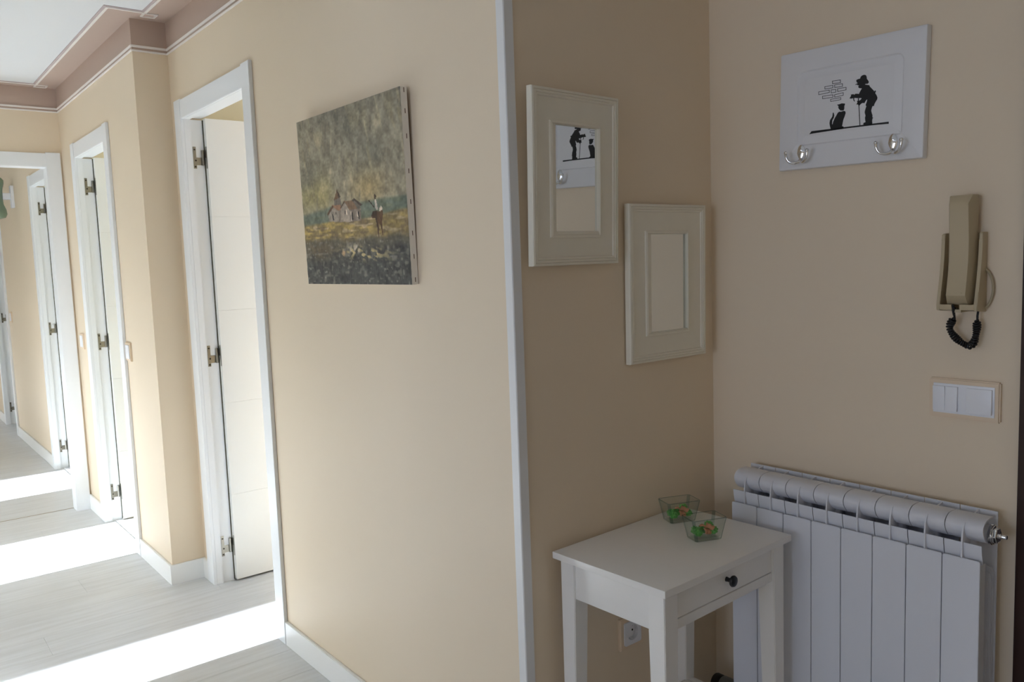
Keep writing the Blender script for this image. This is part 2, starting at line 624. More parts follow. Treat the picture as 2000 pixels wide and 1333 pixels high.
# ------------------------------------------------------------------ doors
def add_casing(parent, run, c, sg, a0, a1, head, w, t=0.014, m=None):
    """two side casings that run a little past the head casing, and the head casing. a0, a1: inner edges"""
    m = m or m_white
    def bx(nm, p, q, z0, z1, tt):
        bm = bmesh.new()
        lo, hi = sorted((c, c + sg * tt))
        if run == 'x':
            box(bm, p, q, lo, hi, z0, z1)
        else:
            box(bm, lo, hi, p, q, z0, z1)
        bmesh.ops.bevel(bm, geom=bm.edges[:], offset=0.0016, segments=2, affect='EDGES')
        return finish(nm, bm, m, parent, smooth=True)
    bx('side_casing', a0 - w, a0, 0.0, head + w + 0.004, t)
    bx('side_casing', a1, a1 + w - 0.003, 0.0, head + w + 0.004, t)
    bx('head_casing', a0, a1, head, head + w - 0.001, t - 0.0015)


def make_door(n, d, y, w, angle=0.0):
    x0, x1, head = d
    root = struct(empty('door_%d' % n))
    add_casing(root, 'x', y, -1, x0, x1, head, w)
    # lining: stop half towards the hall, rebate half towards the room
    bm = bmesh.new()
    prism(bm, [(x0 - 0.022, y), (x0, y), (x0, y + 0.026), (x0 - 0.009, y + 0.026), (x0 - 0.009, y + 0.08), (x0 - 0.022, y + 0.08)], 'z', 0.0, head)
    finish('jamb', bm, m_white, root)
    bm = bmesh.new()
    prism(bm, [(x1 + 0.022, y), (x1, y), (x1, y + 0.026), (x1 + 0.009, y + 0.026), (x1 + 0.009, y + 0.08), (x1 + 0.022, y + 0.08)], 'z', 0.0, head)
    finish('jamb', bm, m_white, root)
    bm = bmesh.new()
    prism(bm, [(y, head + 0.022), (y, head), (y + 0.026, head), (y + 0.026, head + 0.009), (y + 0.08, head + 0.009), (y + 0.08, head + 0.022)], 'x', x0 - 0.022, x1 + 0.022)
    finish('head_jamb', bm, m_white, root)
    # leaf, open 90 degrees into the room, hinged on the left jamb; shallow grooves between its five fields
    W = x1 - x0 + 0.012
    lx0, lx1 = x0 - 0.0115, x0 + 0.0225
    ly0 = y + 0.081
    bm = bmesh.new()
    box(bm, 0.0018, lx1 - lx0 - 0.0018, 0.002, W - 0.002, 0.008, head + 0.004)
    leaf = finish('door_leaf', bm, m_leaf, root, loc=(lx0, ly0, 0))
    leaf.rotation_euler = (0, 0, angle)
    cuts = [0.008, 0.397, 0.810, 1.217, 1.622, head + 0.005]
    for k in range(5):
        bm = bmesh.new()
        box(bm, 0, lx1 - lx0, 0, W, cuts[k] + (0.0012 if k else 0), cuts[k + 1] - (0.0012 if k < 4 else 0))
        bmesh.ops.bevel(bm, geom=bm.edges[:], offset=0.0008, segments=1, affect='EDGES')
        finish('leaf_panel', bm, m_leaf, leaf)
    mbox('door_seal', (x0 - 0.009, x0 - 0.0035, y + 0.0775, y + 0.0815, 0.004, head), m_gap, root)  # dark strip standing in for the shade in the gap between jamb and leaf
    for hz in (1.872, 1.020, 0.165):
        bm = bmesh.new()
        box(bm, x0 - 0.0092, x0 - 0.0072, y + 0.031, y + 0.044, hz - 0.046, hz + 0.046, bev=0.0009, seg=1)
        box(bm, x0 - 0.0092, x0 - 0.0074, y + 0.040, y + 0.068, hz - 0.031, hz + 0.001)
        tube(bm, [(x0 - 0.0035, y + 0.0695, hz - 0.032), (x0 - 0.0035, y + 0.0695, hz + 0.032)], 0.006, n=12)
        box(bm, x0 - 0.002, x0 + 0.013, y + 0.0785, y + 0.0815, hz - 0.001, hz + 0.031)
        box(bm, x0 + 0.0095, x0 + 0.0165, y + 0.0790, y + 0.0815, hz - 0.046, hz + 0.046)
        h = finish('hinge', bm, m_steel, root)
        for q in (0.034, -0.012, -0.038):
            bm = bmesh.new()
            lathe(bm, [(0.0038, 0.0), (0.0036, 0.0012), (0.001, 0.0007)], n=10, axis='x', org=(x0 - 0.0073, y + 0.0378 + (0.003 if q == -0.012 else 0), hz + q))
            finish('screw', bm, m_screw, h)
    return root


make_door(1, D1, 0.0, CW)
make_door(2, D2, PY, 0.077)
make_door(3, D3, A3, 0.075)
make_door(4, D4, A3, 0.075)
# pale threshold strips where the side rooms' floors begin
for d, y in ((D2, PY), (D3, A3)):
    struct(mbox(trim_name(), (d[0], d[1], y + 0.041, y + 0.079, 0.0, 0.003), m_white, bev=0.001))

# cased opening at the end of the hall
root = struct(empty('door_5'))
add_casing(root, 'y', XE, 1, -0.94, -0.228, 2.012, 0.078)
mbox('jamb', (XE - 0.08, XE, -0.228, -0.208, 0.0, 2.012), m_white, root)
mbox('jamb', (XE - 0.08, XE, -0.962, -0.942, 0.0, 2.012), m_white, root)
mbox('head_jamb', (XE - 0.08, XE, -0.962, -0.208, 2.012, 2.033), m_white, root)
add_casing(root, 'y', XE - 0.08, -1, -0.94, -0.228, 2.012, 0.078)
struct(mbox(trim_name(), (-4.006, -3.999, FY, -0.20, 0.0, 0.0015), m_joint))

# wooden door closing the far end of the corridor
root = struct(empty('door_6'))
mbox('door_leaf', (-8.3, -8.27, -0.98, -0.30, 0.006, 2.02), m_brownleaf, root)
add_casing(root, 'y', -8.3, 1, -0.98, -0.30, 2.02, 0.07, t=0.034)

# dark entrance door beside the radiator
root = struct(empty('door_7'))
for nm, dims in (('side_casing', (0.7765, 0.855, YC - 0.016, YC, 0.0, 2.12)), ('side_casing', (1.665, 1.745, YC - 0.016, YC, 0.0, 2.12)), ('head_casing', (0.855, 1.665, YC - 0.0145, YC, 2.04, 2.118))):
    mbox(nm, dims, m_dark, root, bev=0.003)
lf = mbox('door_leaf', (0.84, 1.68, YC + 0.02, YC + 0.06, 0.004, 2.05), m_dark, root)
for z0, z1 in ((0.2, 0.85), (1.0, 1.85)):
    for x0, x1 in ((0.95, 1.22), (1.30, 1.57)):
        mbox('leaf_panel', (x0, x1, YC + 0.012, YC + 0.021, z0, z1), m_dark, lf, bev=0.004)
bm = bmesh.new()
tube(bm, smooth_path([(1.60, YC + 0.012, 1.02), (1.60, YC - 0.035, 1.02), (1.58, YC - 0.045, 1.02), (1.50, YC - 0.045, 1.02)]), 0.008)
lathe(bm, [(0.024, YC + 0.02), (0.024, YC + 0.012), (0.01, YC + 0.009)], n=20, axis='y', org=(1.60, 0, 1.02))
finish('door_handle', bm, m_chrome, root, smooth=True)


# ------------------------------------------------------------------ unframed oil painting
def vnoise(x, y, seed):
    rs = np.random.RandomState(seed)
    g = rs.rand(256, 256)
    xi, yi = np.floor(x).astype(int), np.floor(y).astype(int)
    fx, fy = x - xi, y - yi
    fx, fy = fx * fx * (3 - 2 * fx), fy * fy * (3 - 2 * fy)
    a = g[yi % 256, xi % 256]
    b_ = g[yi % 256, (xi + 1) % 256]
    c = g[(yi + 1) % 256, xi % 256]
    d = g[(yi + 1) % 256, (xi + 1) % 256]
    return (a * (1 - fx) + b_ * fx) * (1 - fy) + (c * (1 - fx) + d * fx) * fy


def inside(px, py, poly):
    r = np.zeros(px.shape, bool)
    j = len(poly) - 1
    for i in range(len(poly)):
        xi, yi = poly[i]
        xj, yj = poly[j]
        c = ((yi > py) != (yj > py)) & (px < (xj - xi) * (py - yi) / (yj - yi + 1e-9) + xi)
        r ^= c
        j = i
    return r


PWD, PHT = 0.615, 0.499
NX, NZ = 250, 210
ss, tt = np.meshgrid(np.linspace(0, 1, NX), np.linspace(0, 1, NZ))
SC = lambda *c: np.array(c, float)
img = np.zeros((NZ, NX, 3))


def mixin(colour, w):
    global img
    w = np.clip(w, 0, 1)[..., None]
    img = img * (1 - w) + np.asarray(colour, float) * w


def sm(a, b_, v):
    t = np.clip((v - a) / (b_ - a), 0, 1)
    return t * t * (3 - 2 * t)


wob = 0.03 * (vnoise(ss * 9, tt * 9, 3) - 0.5)
# stormy sky in steep strokes
img[:] = SC(146, 148, 134)
mixin(SC(118, 124, 116), sm(0.35, 0.75, vnoise(ss * 5 + tt * 1.2, tt * 2.2, 11)) * 0.8)
mixin(SC(172, 170, 140), sm(0.5, 0.85, vnoise(ss * 9 - tt * 2, tt * 3, 12)) * 0.6)
mixin(SC(166, 164, 116), sm(0.2, 0.55, tt) * sm(0.35, 0.8, vnoise(ss * 4, tt * 2.5, 13)) * 0.75)
mixin(SC(192, 174, 118), np.exp(-((ss - 0.68) / 0.16) ** 2 - ((tt - 0.47) / 0.10) ** 2) * 0.75)
mixin(SC(176, 172, 108), np.exp(-((ss - 0.10) / 0.2) ** 2 - ((tt - 0.47) / 0.08) ** 2) * 0.6)
mixin(SC(122, 126, 120), (1 - sm(0.0, 0.12, tt)) * 0.5)
st1 = vnoise(ss * 38 - tt * 9, tt * 7, 14)
mixin(SC(176, 172, 142), sm(0.74, 0.93, st1) * 0.55 * (1 - sm(0.45, 0.55, tt)))
mixin(SC(112, 114, 106), sm(0.70, 0.95, vnoise(ss * 30 + tt * 6, tt * 6, 15)) * 0.45)
mixin(SC(188, 186, 160), np.exp(-((ss - 0.80 + 0.25 * (tt - 0.1)) / 0.035) ** 2 - ((tt - 0.13) / 0.07) ** 2) * 0.6)
for a, c_, l in ((0.36, 0.16, 0.05), (0.33, 0.33, 0.04), (0.465, 0.425, 0.03)):
    mixin(SC(190, 188, 164), np.exp(-((ss - a + 0.2 * (tt - c_)) / 0.011) ** 2 - ((tt - c_) / l) ** 2) * 0.7)
# blue green far land
hz = 0.548 + 0.02 * sm(0.3, 0.0, ss) - 0.012 * ss
land = sm(-0.01, 0.015, tt - hz - wob * 0.4)
mixin(SC(104, 124, 116), land)
mixin(SC(106, 122, 102), land * sm(0.5, 0.8, vnoise(ss * 14, tt * 50, 16)) * 0.6)
# yellow field
fld = sm(-0.008, 0.012, tt - 0.632 + 0.025 * sm(0.6, 1.0, ss) - wob * 0.5)
mixin(SC(138, 126, 84), fld)
mixin(SC(186, 168, 96), fld * sm(0.4, 0.75, vnoise(ss * 22, tt * 60, 17)) * (1 - 0.5 * ss))
mixin(SC(190, 178, 146), fld * sm(0.68, 0.86, vnoise(ss * 16, tt * 75, 18)) * 0.75)
mixin(SC(108, 98, 78), fld * sm(0.62, 0.85, vnoise(ss * 20, tt * 65, 19)) * 0.7)
# dark stony foreground
grd = sm(-0.02, 0.025, tt - 0.735 - 0.03 * (1 - ss) * 0 - wob)
mixin(SC(96, 96, 86), grd)
drk = sm(-0.03, 0.06, tt - 0.83 - wob * 1.5 + 0.06 * ss)
mixin(SC(74, 80, 82), drk)
mixin(SC(112, 98, 70), np.exp(-((ss - 0.16) / 0.12) ** 2 - ((tt - 0.80) / 0.05) ** 2) * 0.7)
mixin(SC(58, 63, 66), drk * sm(0.5, 0.8, vnoise(ss * 30, tt * 40, 20)) * 0.8)
mixin(SC(128, 134, 132), grd * sm(0.66, 0.84, vnoise(ss * 42 + tt * 8, tt * 60, 21)) * 0.6)
mixin(SC(150, 160, 160), grd * sm(0.86, 0.96, vnoise(ss * 50, tt * 55, 22)) * 0.6)
# heap of pale branches
hp = np.clip(1.5 * np.exp(-((ss - 0.60) / 0.20) ** 2 - ((tt - 0.825 - 0.06 * (ss - 0.6)) / 0.032) ** 2), 0, 1)
mixin(SC(190, 182, 134), hp * sm(0.46, 0.66, vnoise(ss * 30 + tt * 30, tt * 90 - ss * 34, 23)))
mixin(SC(206, 206, 196), np.exp(-((ss - 0.53) / 0.06) ** 2 - ((tt - 0.80) / 0.024) ** 2) * sm(0.5, 0.7, vnoise(ss * 50, tt * 44 + ss * 40, 24)))


def shape(poly, colour, soft=1.0):
    mixin(SC(*colour), inside(ss + wob * 0.12, tt + wob * 0.1, poly) * soft)


shape([(0.348, 0.50), (0.413, 0.492), (0.415, 0.545), (0.345, 0.545)], (106, 106, 104))      # belfry
shape([(0.386, 0.448), (0.345, 0.508), (0.418, 0.496)], (104, 82, 62))
shape([(0.386, 0.448), (0.398, 0.470), (0.418, 0.496), (0.395, 0.50)], (70, 60, 52))
shape([(0.479, 0.536), (0.547, 0.515), (0.62, 0.556), (0.60, 0.562), (0.598, 0.642), (0.49, 0.642)], (112, 110, 106))
shape([(0.479, 0.538), (0.547, 0.513), (0.622, 0.557), (0.60, 0.562), (0.547, 0.527), (0.49, 0.546)], (76, 68, 62))
shape([(0.275, 0.580), (0.327, 0.540), (0.387, 0.570), (0.384, 0.636), (0.284, 0.626)], (150, 148, 144))
shape([(0.387, 0.570), (0.415, 0.560), (0.40, 0.636), (0.384, 0.636)], (128, 124, 118))
shape([(0.322, 0.534), (0.408, 0.538), (0.418, 0.562), (0.385, 0.572), (0.338, 0.548)], (150, 116, 94))
shape([(0.266, 0.582), (0.325, 0.534), (0.338, 0.544), (0.275, 0.592)], (98, 74, 58))
shape([(0.412, 0.552), (0.448, 0.526), (0.492, 0.572), (0.50, 0.646), (0.40, 0.636)], (156, 152, 146))
shape([(0.492, 0.572), (0.603, 0.574), (0.598, 0.642), (0.50, 0.646)], (134, 128, 122))
shape([(0.446, 0.520), (0.529, 0.526), (0.572, 0.574), (0.492, 0.576)], (126, 104, 84))
shape([(0.405, 0.556), (0.447, 0.520), (0.452, 0.530), (0.412, 0.562)], (90, 72, 58))
for p in ([(0.316, 0.588), (0.326, 0.586), (0.334, 0.624), (0.322, 0.624)], [(0.512, 0.588), (0.524, 0.588), (0.527, 0.636), (0.516, 0.636)], [(0.572, 0.590), (0.584, 0.590), (0.588, 0.634), (0.578, 0.634)], [(0.445, 0.574), (0.455, 0.574), (0.456, 0.594), (0.446, 0.594)], [(0.352, 0.574), (0.362, 0.574), (0.362, 0.588), (0.353, 0.588)]):
    shape(p, (48, 48, 50))
for p in ([(0.503, 0.586), (0.512, 0.586), (0.514, 0.638), (0.505, 0.638)], [(0.563, 0.588), (0.571, 0.588), (0.575, 0.620), (0.566, 0.620)], [(0.458, 0.568), (0.468, 0.570), (0.470, 0.600), (0.460, 0.600)]):
    shape(p, (206, 204, 198))
# lone rider
shape([(0.715, 0.598), (0.760, 0.604), (0.797, 0.600), (0.795, 0.640), (0.785, 0.668), (0.789, 0.735), (0.782, 0.735), (0.770, 0.672), (0.758, 0.672), (0.753, 0.742), (0.745, 0.742), (0.737, 0.668), (0.728, 0.640), (0.706, 0.640), (0.690, 0.624), (0.706, 0.618)], (96, 72, 50))
shape([(0.715, 0.598), (0.745, 0.603), (0.748, 0.740), (0.737, 0.668), (0.728, 0.640), (0.690, 0.624)], (62, 50, 42), 0.8)
shape([(0.732, 0.542), (0.745, 0.538), (0.752, 0.570), (0.757, 0.594), (0.742, 0.598), (0.732, 0.580)], (196, 196, 194))
shape([(0.766, 0.590), (0.785, 0.576), (0.798, 0.586), (0.794, 0.600), (0.770, 0.604)], (212, 210, 204))
shape([(0.728, 0.520), (0.738, 0.506), (0.748, 0.522), (0.744, 0.538), (0.732, 0.538)], (70, 62, 46))
shape([(0.676, 0.540), (0.682, 0.536), (0.728, 0.578), (0.724, 0.584)], (66, 56, 46))
shape([(0.40, 0.80), (0.43, 0.815), (0.41, 0.84), (0.385, 0.825)], (178, 152, 118), 0.8)
# signature like scrawl bottom right left as loose dark strokes
mixin(SC(40, 42, 44), ((ss > 0.76) & (ss < 0.93) & (np.abs(tt - 0.915 - 0.012 * np.sin(ss * 150)) < 0.004)) * 0.55)
dab = vnoise(ss * 34 - tt * 10, tt * 26, 32) - 0.5                  # short loaded-brush dabs
fine = vnoise(ss * 80 + tt * 14, tt * 95, 33) - 0.5
img *= (1.0 + 0.26 * dab + 0.20 * fine + 0.06 * (vnoise(ss * 120, tt * 110, 31) - 0.5))[..., None]
grey = img.mean(2, keepdims=True)
img = (grey + (img - grey) * 0.78) * SC(1.05, 0.985, 0.915) * (0.93 + 0.07 * sm(0.0, 0.5, tt))[..., None]

pt = thing('painting', 'unframed oil painting of a grey church and a lone rider under a stormy sky', 'painting', (-0.6955, -0.0155, 1.5855))
lean = math.atan2(0.010, 0.5)
pt.rotation_euler = (lean, 0.004, 0)
TH = 0.019
bm = bmesh.new()
relief = 0.0008 * vnoise(ss * 112, tt * 46, 41)
grid = [[bm.verts.new((-PWD / 2 + PWD * i / (NX - 1), -TH / 2 - relief[j, i], PHT / 2 - PHT * j / (NZ - 1))) for i in range(NX)] for j in range(NZ)]
for j in range(NZ - 1):
    for i in range(NX - 1):
        bm.faces.new((grid[j][i], grid[j + 1][i], grid[j + 1][i + 1], grid[j][i + 1]))
art = finish('painted_canvas', bm, m_oil, pt, smooth=True)
ca = art.data.color_attributes.new('paint', 'FLOAT_COLOR', 'POINT')
L = np.clip(img * 1.04, 0, 255) / 255.0
L = np.where(L <= 0.04045, L / 12.92, ((L + 0.055) / 1.055) ** 2.4)
ca.data.foreach_set('color', np.concatenate([L, np.ones((NZ, NX, 1))], 2).reshape(-1))
bm = bmesh.new()
h2, w2 = PHT / 2, PWD / 2
o_ = [(-w2, -h2), (w2, -h2), (w2, h2), (-w2, h2)]
i_ = [(-w2 + 0.003, -h2 + 0.003), (w2 - 0.003, -h2 + 0.003), (w2 - 0.003, h2 - 0.003), (-w2 + 0.003, h2 - 0.003)]
ring = [[bm.verts.new((p[0], y, p[1])) for p in q] for q, y in ((o_, -TH / 2 + 0.0002), (o_, TH / 2), (i_, TH / 2), (i_, -TH / 2 + 0.0004))]
for a, c_ in ((0, 1), (1, 2), (2, 3), (3, 0)):
    for k in range(4):
        bm.faces.new((ring[a][k], ring[a][(k + 1) % 4], ring[c_][(k + 1) % 4], ring[c_][k]))
finish('canvas_edge', bm, m_canv, pt)
for nm, x0, x1, z0, z1 in (('stretcher_bar', -w2 + 0.003, -w2 + 0.045, -h2 + 0.003, h2 - 0.003), ('stretcher_bar', w2 - 0.045, w2 - 0.003, -h2 + 0.003, h2 - 0.003), ('stretcher_bar', -w2 + 0.046, w2 - 0.046, -h2 + 0.003, -h2 + 0.045), ('stretcher_bar', -w2 + 0.046, w2 - 0.046, h2 - 0.045, h2 - 0.003)):
    mbox(nm, (x0, x1, -0.006, TH / 2 - 0.0005, z0, z1), m_stretch, pt)
for f in (0.016, 0.12, 0.245, 0.42, 0.575, 0.735, 0.855, 0.975):
    bm = bmesh.new()
    box(bm, w2, w2 + 0.0008, -0.0008, 0.0008, -0.006, 0.006)
    st = finish('staple', bm, m_staple, pt, loc=(0, 0.001, h2 - f * PHT))

# ------------------------------------------------------------------ two cream framed mirrors on the alcove wall


def make_mirror(label, y0, y1, z0, z1, iy0, iy1, iz0, iz1, gy0, gy1, gz0, gz1, x0=0.006, rz=0.0, ry=0.0):
    yc, zc = (y0 + y1) / 2, (z0 + z1) / 2
    root = thing('framed_mirror', label, 'mirror', (x0, yc, zc), (0, ry, rz))
    # frame cross-section steps: (inset from the outer edge as fraction outer->inner moulding, height above wall)
    loops = [((y0, y1, z0, z1), 0.0), ((y0, y1, z0, z1), 0.0135)]

    def inset(k, h):
        loops.append(((y0 + k, y1 - k, z0 + k, z1 - k), h))
    inset(0.0015, 0.0160)
    inset(0.0060, 0.0172)
    inset(0.0070, 0.0150)
    inset(0.0080, 0.0166)
    inset(0.0125, 0.0172)
    inset(0.0135, 0.0148)
    inset(0.0145, 0.0158)
    inset(0.0185, 0.0152)
    inset(0.0200, 0.0122)

    def inner(k, h):
        loops.append(((iy0 + k, iy1 - k, iz0 + k, iz1 - k), h))
    inner(0.0, 0.0122)
    inner(0.0008, 0.0160)
    inner(0.0060, 0.0176)
    inner(0.0068, 0.0156)
    inner(0.0078, 0.0160)

    loops.append(((gy0 - 0.001, gy1 + 0.001, gz0 - 0.001, gz1 + 0.001), 0.0135))
    loops.append(((gy0, gy1, gz0, gz1), 0.0085))
    bm = bmesh.new()
    rings = [[bm.verts.new((h, p[0] - yc, p[1] - zc)) for p in ((a, c_), (b_, c_), (b_, d), (a, d))] for (a, b_, c_, d), h in loops]
    for i in range(len(rings) - 1):
        for k in range(4):
            bm.faces.new((rings[i][k], rings[i][(k + 1) % 4], rings[i + 1][(k + 1) % 4], rings[i + 1][k]))
    bm.faces.new(rings[0][::-1])
    finish('frame', bm, m_frame, root)
    mbox('mirror_glass', (0.006, 0.009, gy0 - yc - 0.004, gy1 - yc + 0.004, gz0 - zc - 0.004, gz1 - zc + 0.004), m_mirror, root)
    # nail behind the frame that carries it
    bm = bmesh.new()
    zl = (z1 - zc) - 0.03
    tube(bm, [(0.0005, 0, zl), (-(x0 + math.sin(ry) * zl) + 0.0005, 0, zl)], 0.003, n=8)
    finish('nail', bm, m_steel, root)
    return root


make_mirror('cream framed mirror hung higher, beside the white corner strip', 0.0330, 0.3220, 1.3725, 1.7650, 0.0890, 0.2595, 1.4355, 1.6960, 0.1095, 0.2500, 1.4510, 1.6880, x0=0.0140, rz=0.0590, ry=0.0290)
make_mirror('cream framed mirror hung lower, nearer the corner above the side table', 0.3530, 0.6515, 1.1165, 1.517, 0.4130, 0.5815, 1.1830, 1.4500, 0.4360, 0.5780, 1.1930, 1.4410, x0=0.0065, rz=0.0, ry=0.012)

# ------------------------------------------------------------------ coat rack: white panel with stencil and two double hooks
rk = thing('coat_rack', 'white panel coat rack with black stencilled man and cat and two chrome hooks', 'coat rack', (0.4040, YC - 0.0105, 1.7225), (0, 0.0244, 0))
HW, HH, T2 = 0.1775, 0.1403, 0.0095
for y_ in (-0.1, 0.1):
    mbox('wall_spacer', (y_ - 0.02, y_ + 0.02, 0.0094, 0.0104, 0.02, 0.06), m_rack, rk)


def rrect(hw, z0, z1, r, n=6, y=0.0, rtop=None):
    """rounded rectangle outline, counter-clockwise seen from -y"""
    out = []
    rt = r if rtop is None else rtop
    for cx, cz, a0, rr in ((hw, z1, 0, rt), (-hw, z1, 90, rt), (-hw, z0, 180, r), (hw, z0, 270, r)):
        for k in range(n + 1):
            a = math.radians(a0 + 90 * k / n)
            sx = -1 if cx < 0 else 1
            sz = -1 if cz == z0 else 1
            out.append((cx - sx * rr + rr * math.cos(a), cz - sz * rr + rr * math.sin(a)))
    return out


bm = bmesh.new()
K = 6
outline = lambda k, r: rrect(HW - k, -HH + k, HH - k, r, K)
field = lambda k, r, rt: rrect(0.130 - k, -0.085 + k, 0.092 - k, r, K, rtop=rt)
loops = [(outline(0, 0.003), T2), (outline(0, 0.003), -T2 + 0.004), (outline(0.0012, 0.003), -T2 + 0.0012), (outline(0.004, 0.003), -T2),
         (field(0.0, 0.004, 0.018), -T2), (field(0.0035, 0.004, 0.016), -T2 + 0.0035), (field(0.012, 0.004, 0.012), -T2 + 0.0030), (field(0.020, 0.003, 0.004), -T2 + 0.0005), (field(0.022, 0.003, 0.003), -T2)]
rings = [[bm.verts.new((p[0], y, p[1])) for p in lp] for lp, y in loops]
n_ = len(rings[0])
for i in range(len(rings) - 1):
    for k in range(n_):
        bm.faces.new((rings[i][k], rings[i][(k + 1) % n_], rings[i + 1][(k + 1) % n_], rings[i + 1][k]))
bm.faces.new(rings[0][::-1])
bm.faces.new(rings[-1])
finish('panel', bm, m_rack, rk, smooth=True)

MAN = [(300,507),(313,543),(346,569),(393,577),(435,561),(456,519),(460,475),(485,445),(507,408),(505,379),(481,364),(427,369),(421,355),(455,345),(523,326),(533,299),(572,255),(620,203),(648,168),(661,195),(672,177),(685,168),(673,145),(663,134),(698,79),(722,25),(714,-18),(682,-63),(655,-110),(645,-153),(612,-148),(591,-208),(584,-245),(599,-298),(618,-351),(617,-395),(638,-410),(621,-425),(613,-477),(620,-528),(618,-554),(408,-543),(413,-496),(461,-483),(449,-424),(444,-379),(456,-342),(433,-263),(439,-225),(457,-164),(472,-128),(453,-119),(455,-88),(474,-40),(485,16),(465,12),(439,-22),(420,-57),(392,-47),(358,-48),(325,-69),(298,-97),(284,-79),(256,-59),(228,-62),(254,-14),(240,13),(260,23),(281,16),(322,27),(348,55),(341,71),(272,76),(182,95),(154,96),(106,91),(57,101),(83,139),(97,163),(82,184),(110,184),(131,187),(159,182),(166,163),(200,186),(256,177),(283,167),(303,208),(335,260),(351,283),(321,288),(279,301),(258,336),(271,347),(285,351),(243,371),(228,389),(201,381),(187,396),(214,401),(248,414),(220,444),(208,478),(225,497),(259,504)]
CANE = [(261,74),(286,71),(281,14),(300,-104),(337,-538),(319,-536),(283,-102),(263,16)]
CURL = [(147,98),(172,94),(171,56),(194,20),(178,16),(154,45)]
BAR = [(-947,-592),(-888,-526),(998,-541),(1000,-588),(699,-574),(-72,-567),(-864,-585)]
CAT = [(-245,6),(-217,5),(-174,9),(-131,19),(-53,4),(-52,-22),(-66,-52),(-64,-104),(-77,-148),(-155,-141),(-199,-99),(-215,-57),(-208,-32),(-230,-16)]
CATB = [(-77,-161),(-41,-173),(-28,-213),(-52,-288),(-78,-350),(-91,-400),(-103,-464),(-109,-502),(-73,-517),(-72,-553),(-129,-559),(-390,-537),(-413,-465),(-427,-397),(-417,-332),(-382,-284),(-357,-248),(-352,-196),(-349,-163),(-327,-166),(-311,-228),(-321,-279),(-358,-340),(-364,-418),(-348,-440),(-336,-382),(-295,-296),(-253,-235),(-226,-187),(-190,-163),(-140,-172)]
BRICKS = [ [(-386,569),(-175,563),(-173,489),(-381,499)],
[(-330,471),(-123,470),(-118,396),(-325,403)],
[(-577,471),(-363,471),(-361,402),(-573,405)],
[(-253,372),(-31,373),(-29,304),(-246,299)],
[(-414,371),(-284,364),(-282,292),(-409,291)],
[(-733,374),(-448,376),(-442,310),(-728,298)],
[(-324,246),(-96,263),(-94,192),(-318,180)],
[(-631,259),(-353,254),(-351,185),(-626,190)],
[(-423,156),(-154,158),(-152,103),(-414,95)] ]


def print_poly(nm, polys, m=m_print, y=-T2 - 0.0006):
    bm = bmesh.new()
    for poly in polys:
        vs = [bm.verts.new((a * 1e-4, y, c_ * 1e-4)) for a, c_ in poly]
        f = bm.faces.new(vs)
        r = bmesh.ops.extrude_face_region(bm, geom=[f])
        bmesh.ops.translate(bm, verts=[v for v in r['geom'] if isinstance(v, bmesh.types.BMVert)], vec=(0, 0.0007, 0))
    bmesh.ops.triangulate(bm, faces=bm.faces[:])
    return finish(nm, bm, m, rk)


print_poly('stencilled_man', [MAN])
print_poly('walking_cane', [CANE, CURL])
print_poly('stencilled_cat', [CAT, CATB])
print_poly('ground_line', [BAR])
for q in BRICKS:
    cx_, cz_ = sum(p[0] for p in q) / 4, sum(p[1] for p in q) / 4
    bm = bmesh.new()
    pts_o = [bm.verts.new((p[0] * 1e-4, -T2 - 0.0004, p[1] * 1e-4)) for p in q]
    t_ = 11
    pts_i = [bm.verts.new(((p[0] - t_ * (1 if p[0] > cx_ else -1)) * 1e-4, -T2 - 0.0004, (p[1] - t_ * (1 if p[1] > cz_ else -1)) * 1e-4)) for p in q]
    for k in range(4):
        bm.faces.new((pts_o[k], pts_o[(k + 1) % 4], pts_i[(k + 1) % 4], pts_i[k]))
    r = bmesh.ops.extrude_face_region(bm, geom=bm.faces[:])
    bmesh.ops.translate(bm, verts=[v for v in r['geom'] if isinstance(v, bmesh.types.BMVert)], vec=(0, 0.0005, 0))
    finish('brick_outline', bm, m_print, rk)
for p, r_ in (((-196, -143), 6), ((-150, -152), 7), ((-112, -155), 11), ((-72, -150), 6)):
    bm = bmesh.new()
    bmesh.ops.create_uvsphere(bm, u_segments=8, v_segments=6, radius=r_ * 1e-4)
    finish('rhinestone', bm, m_bead, rk, smooth=True, loc=(p[0] * 1e-4, -T2 - 0.001, p[1] * 1e-4))

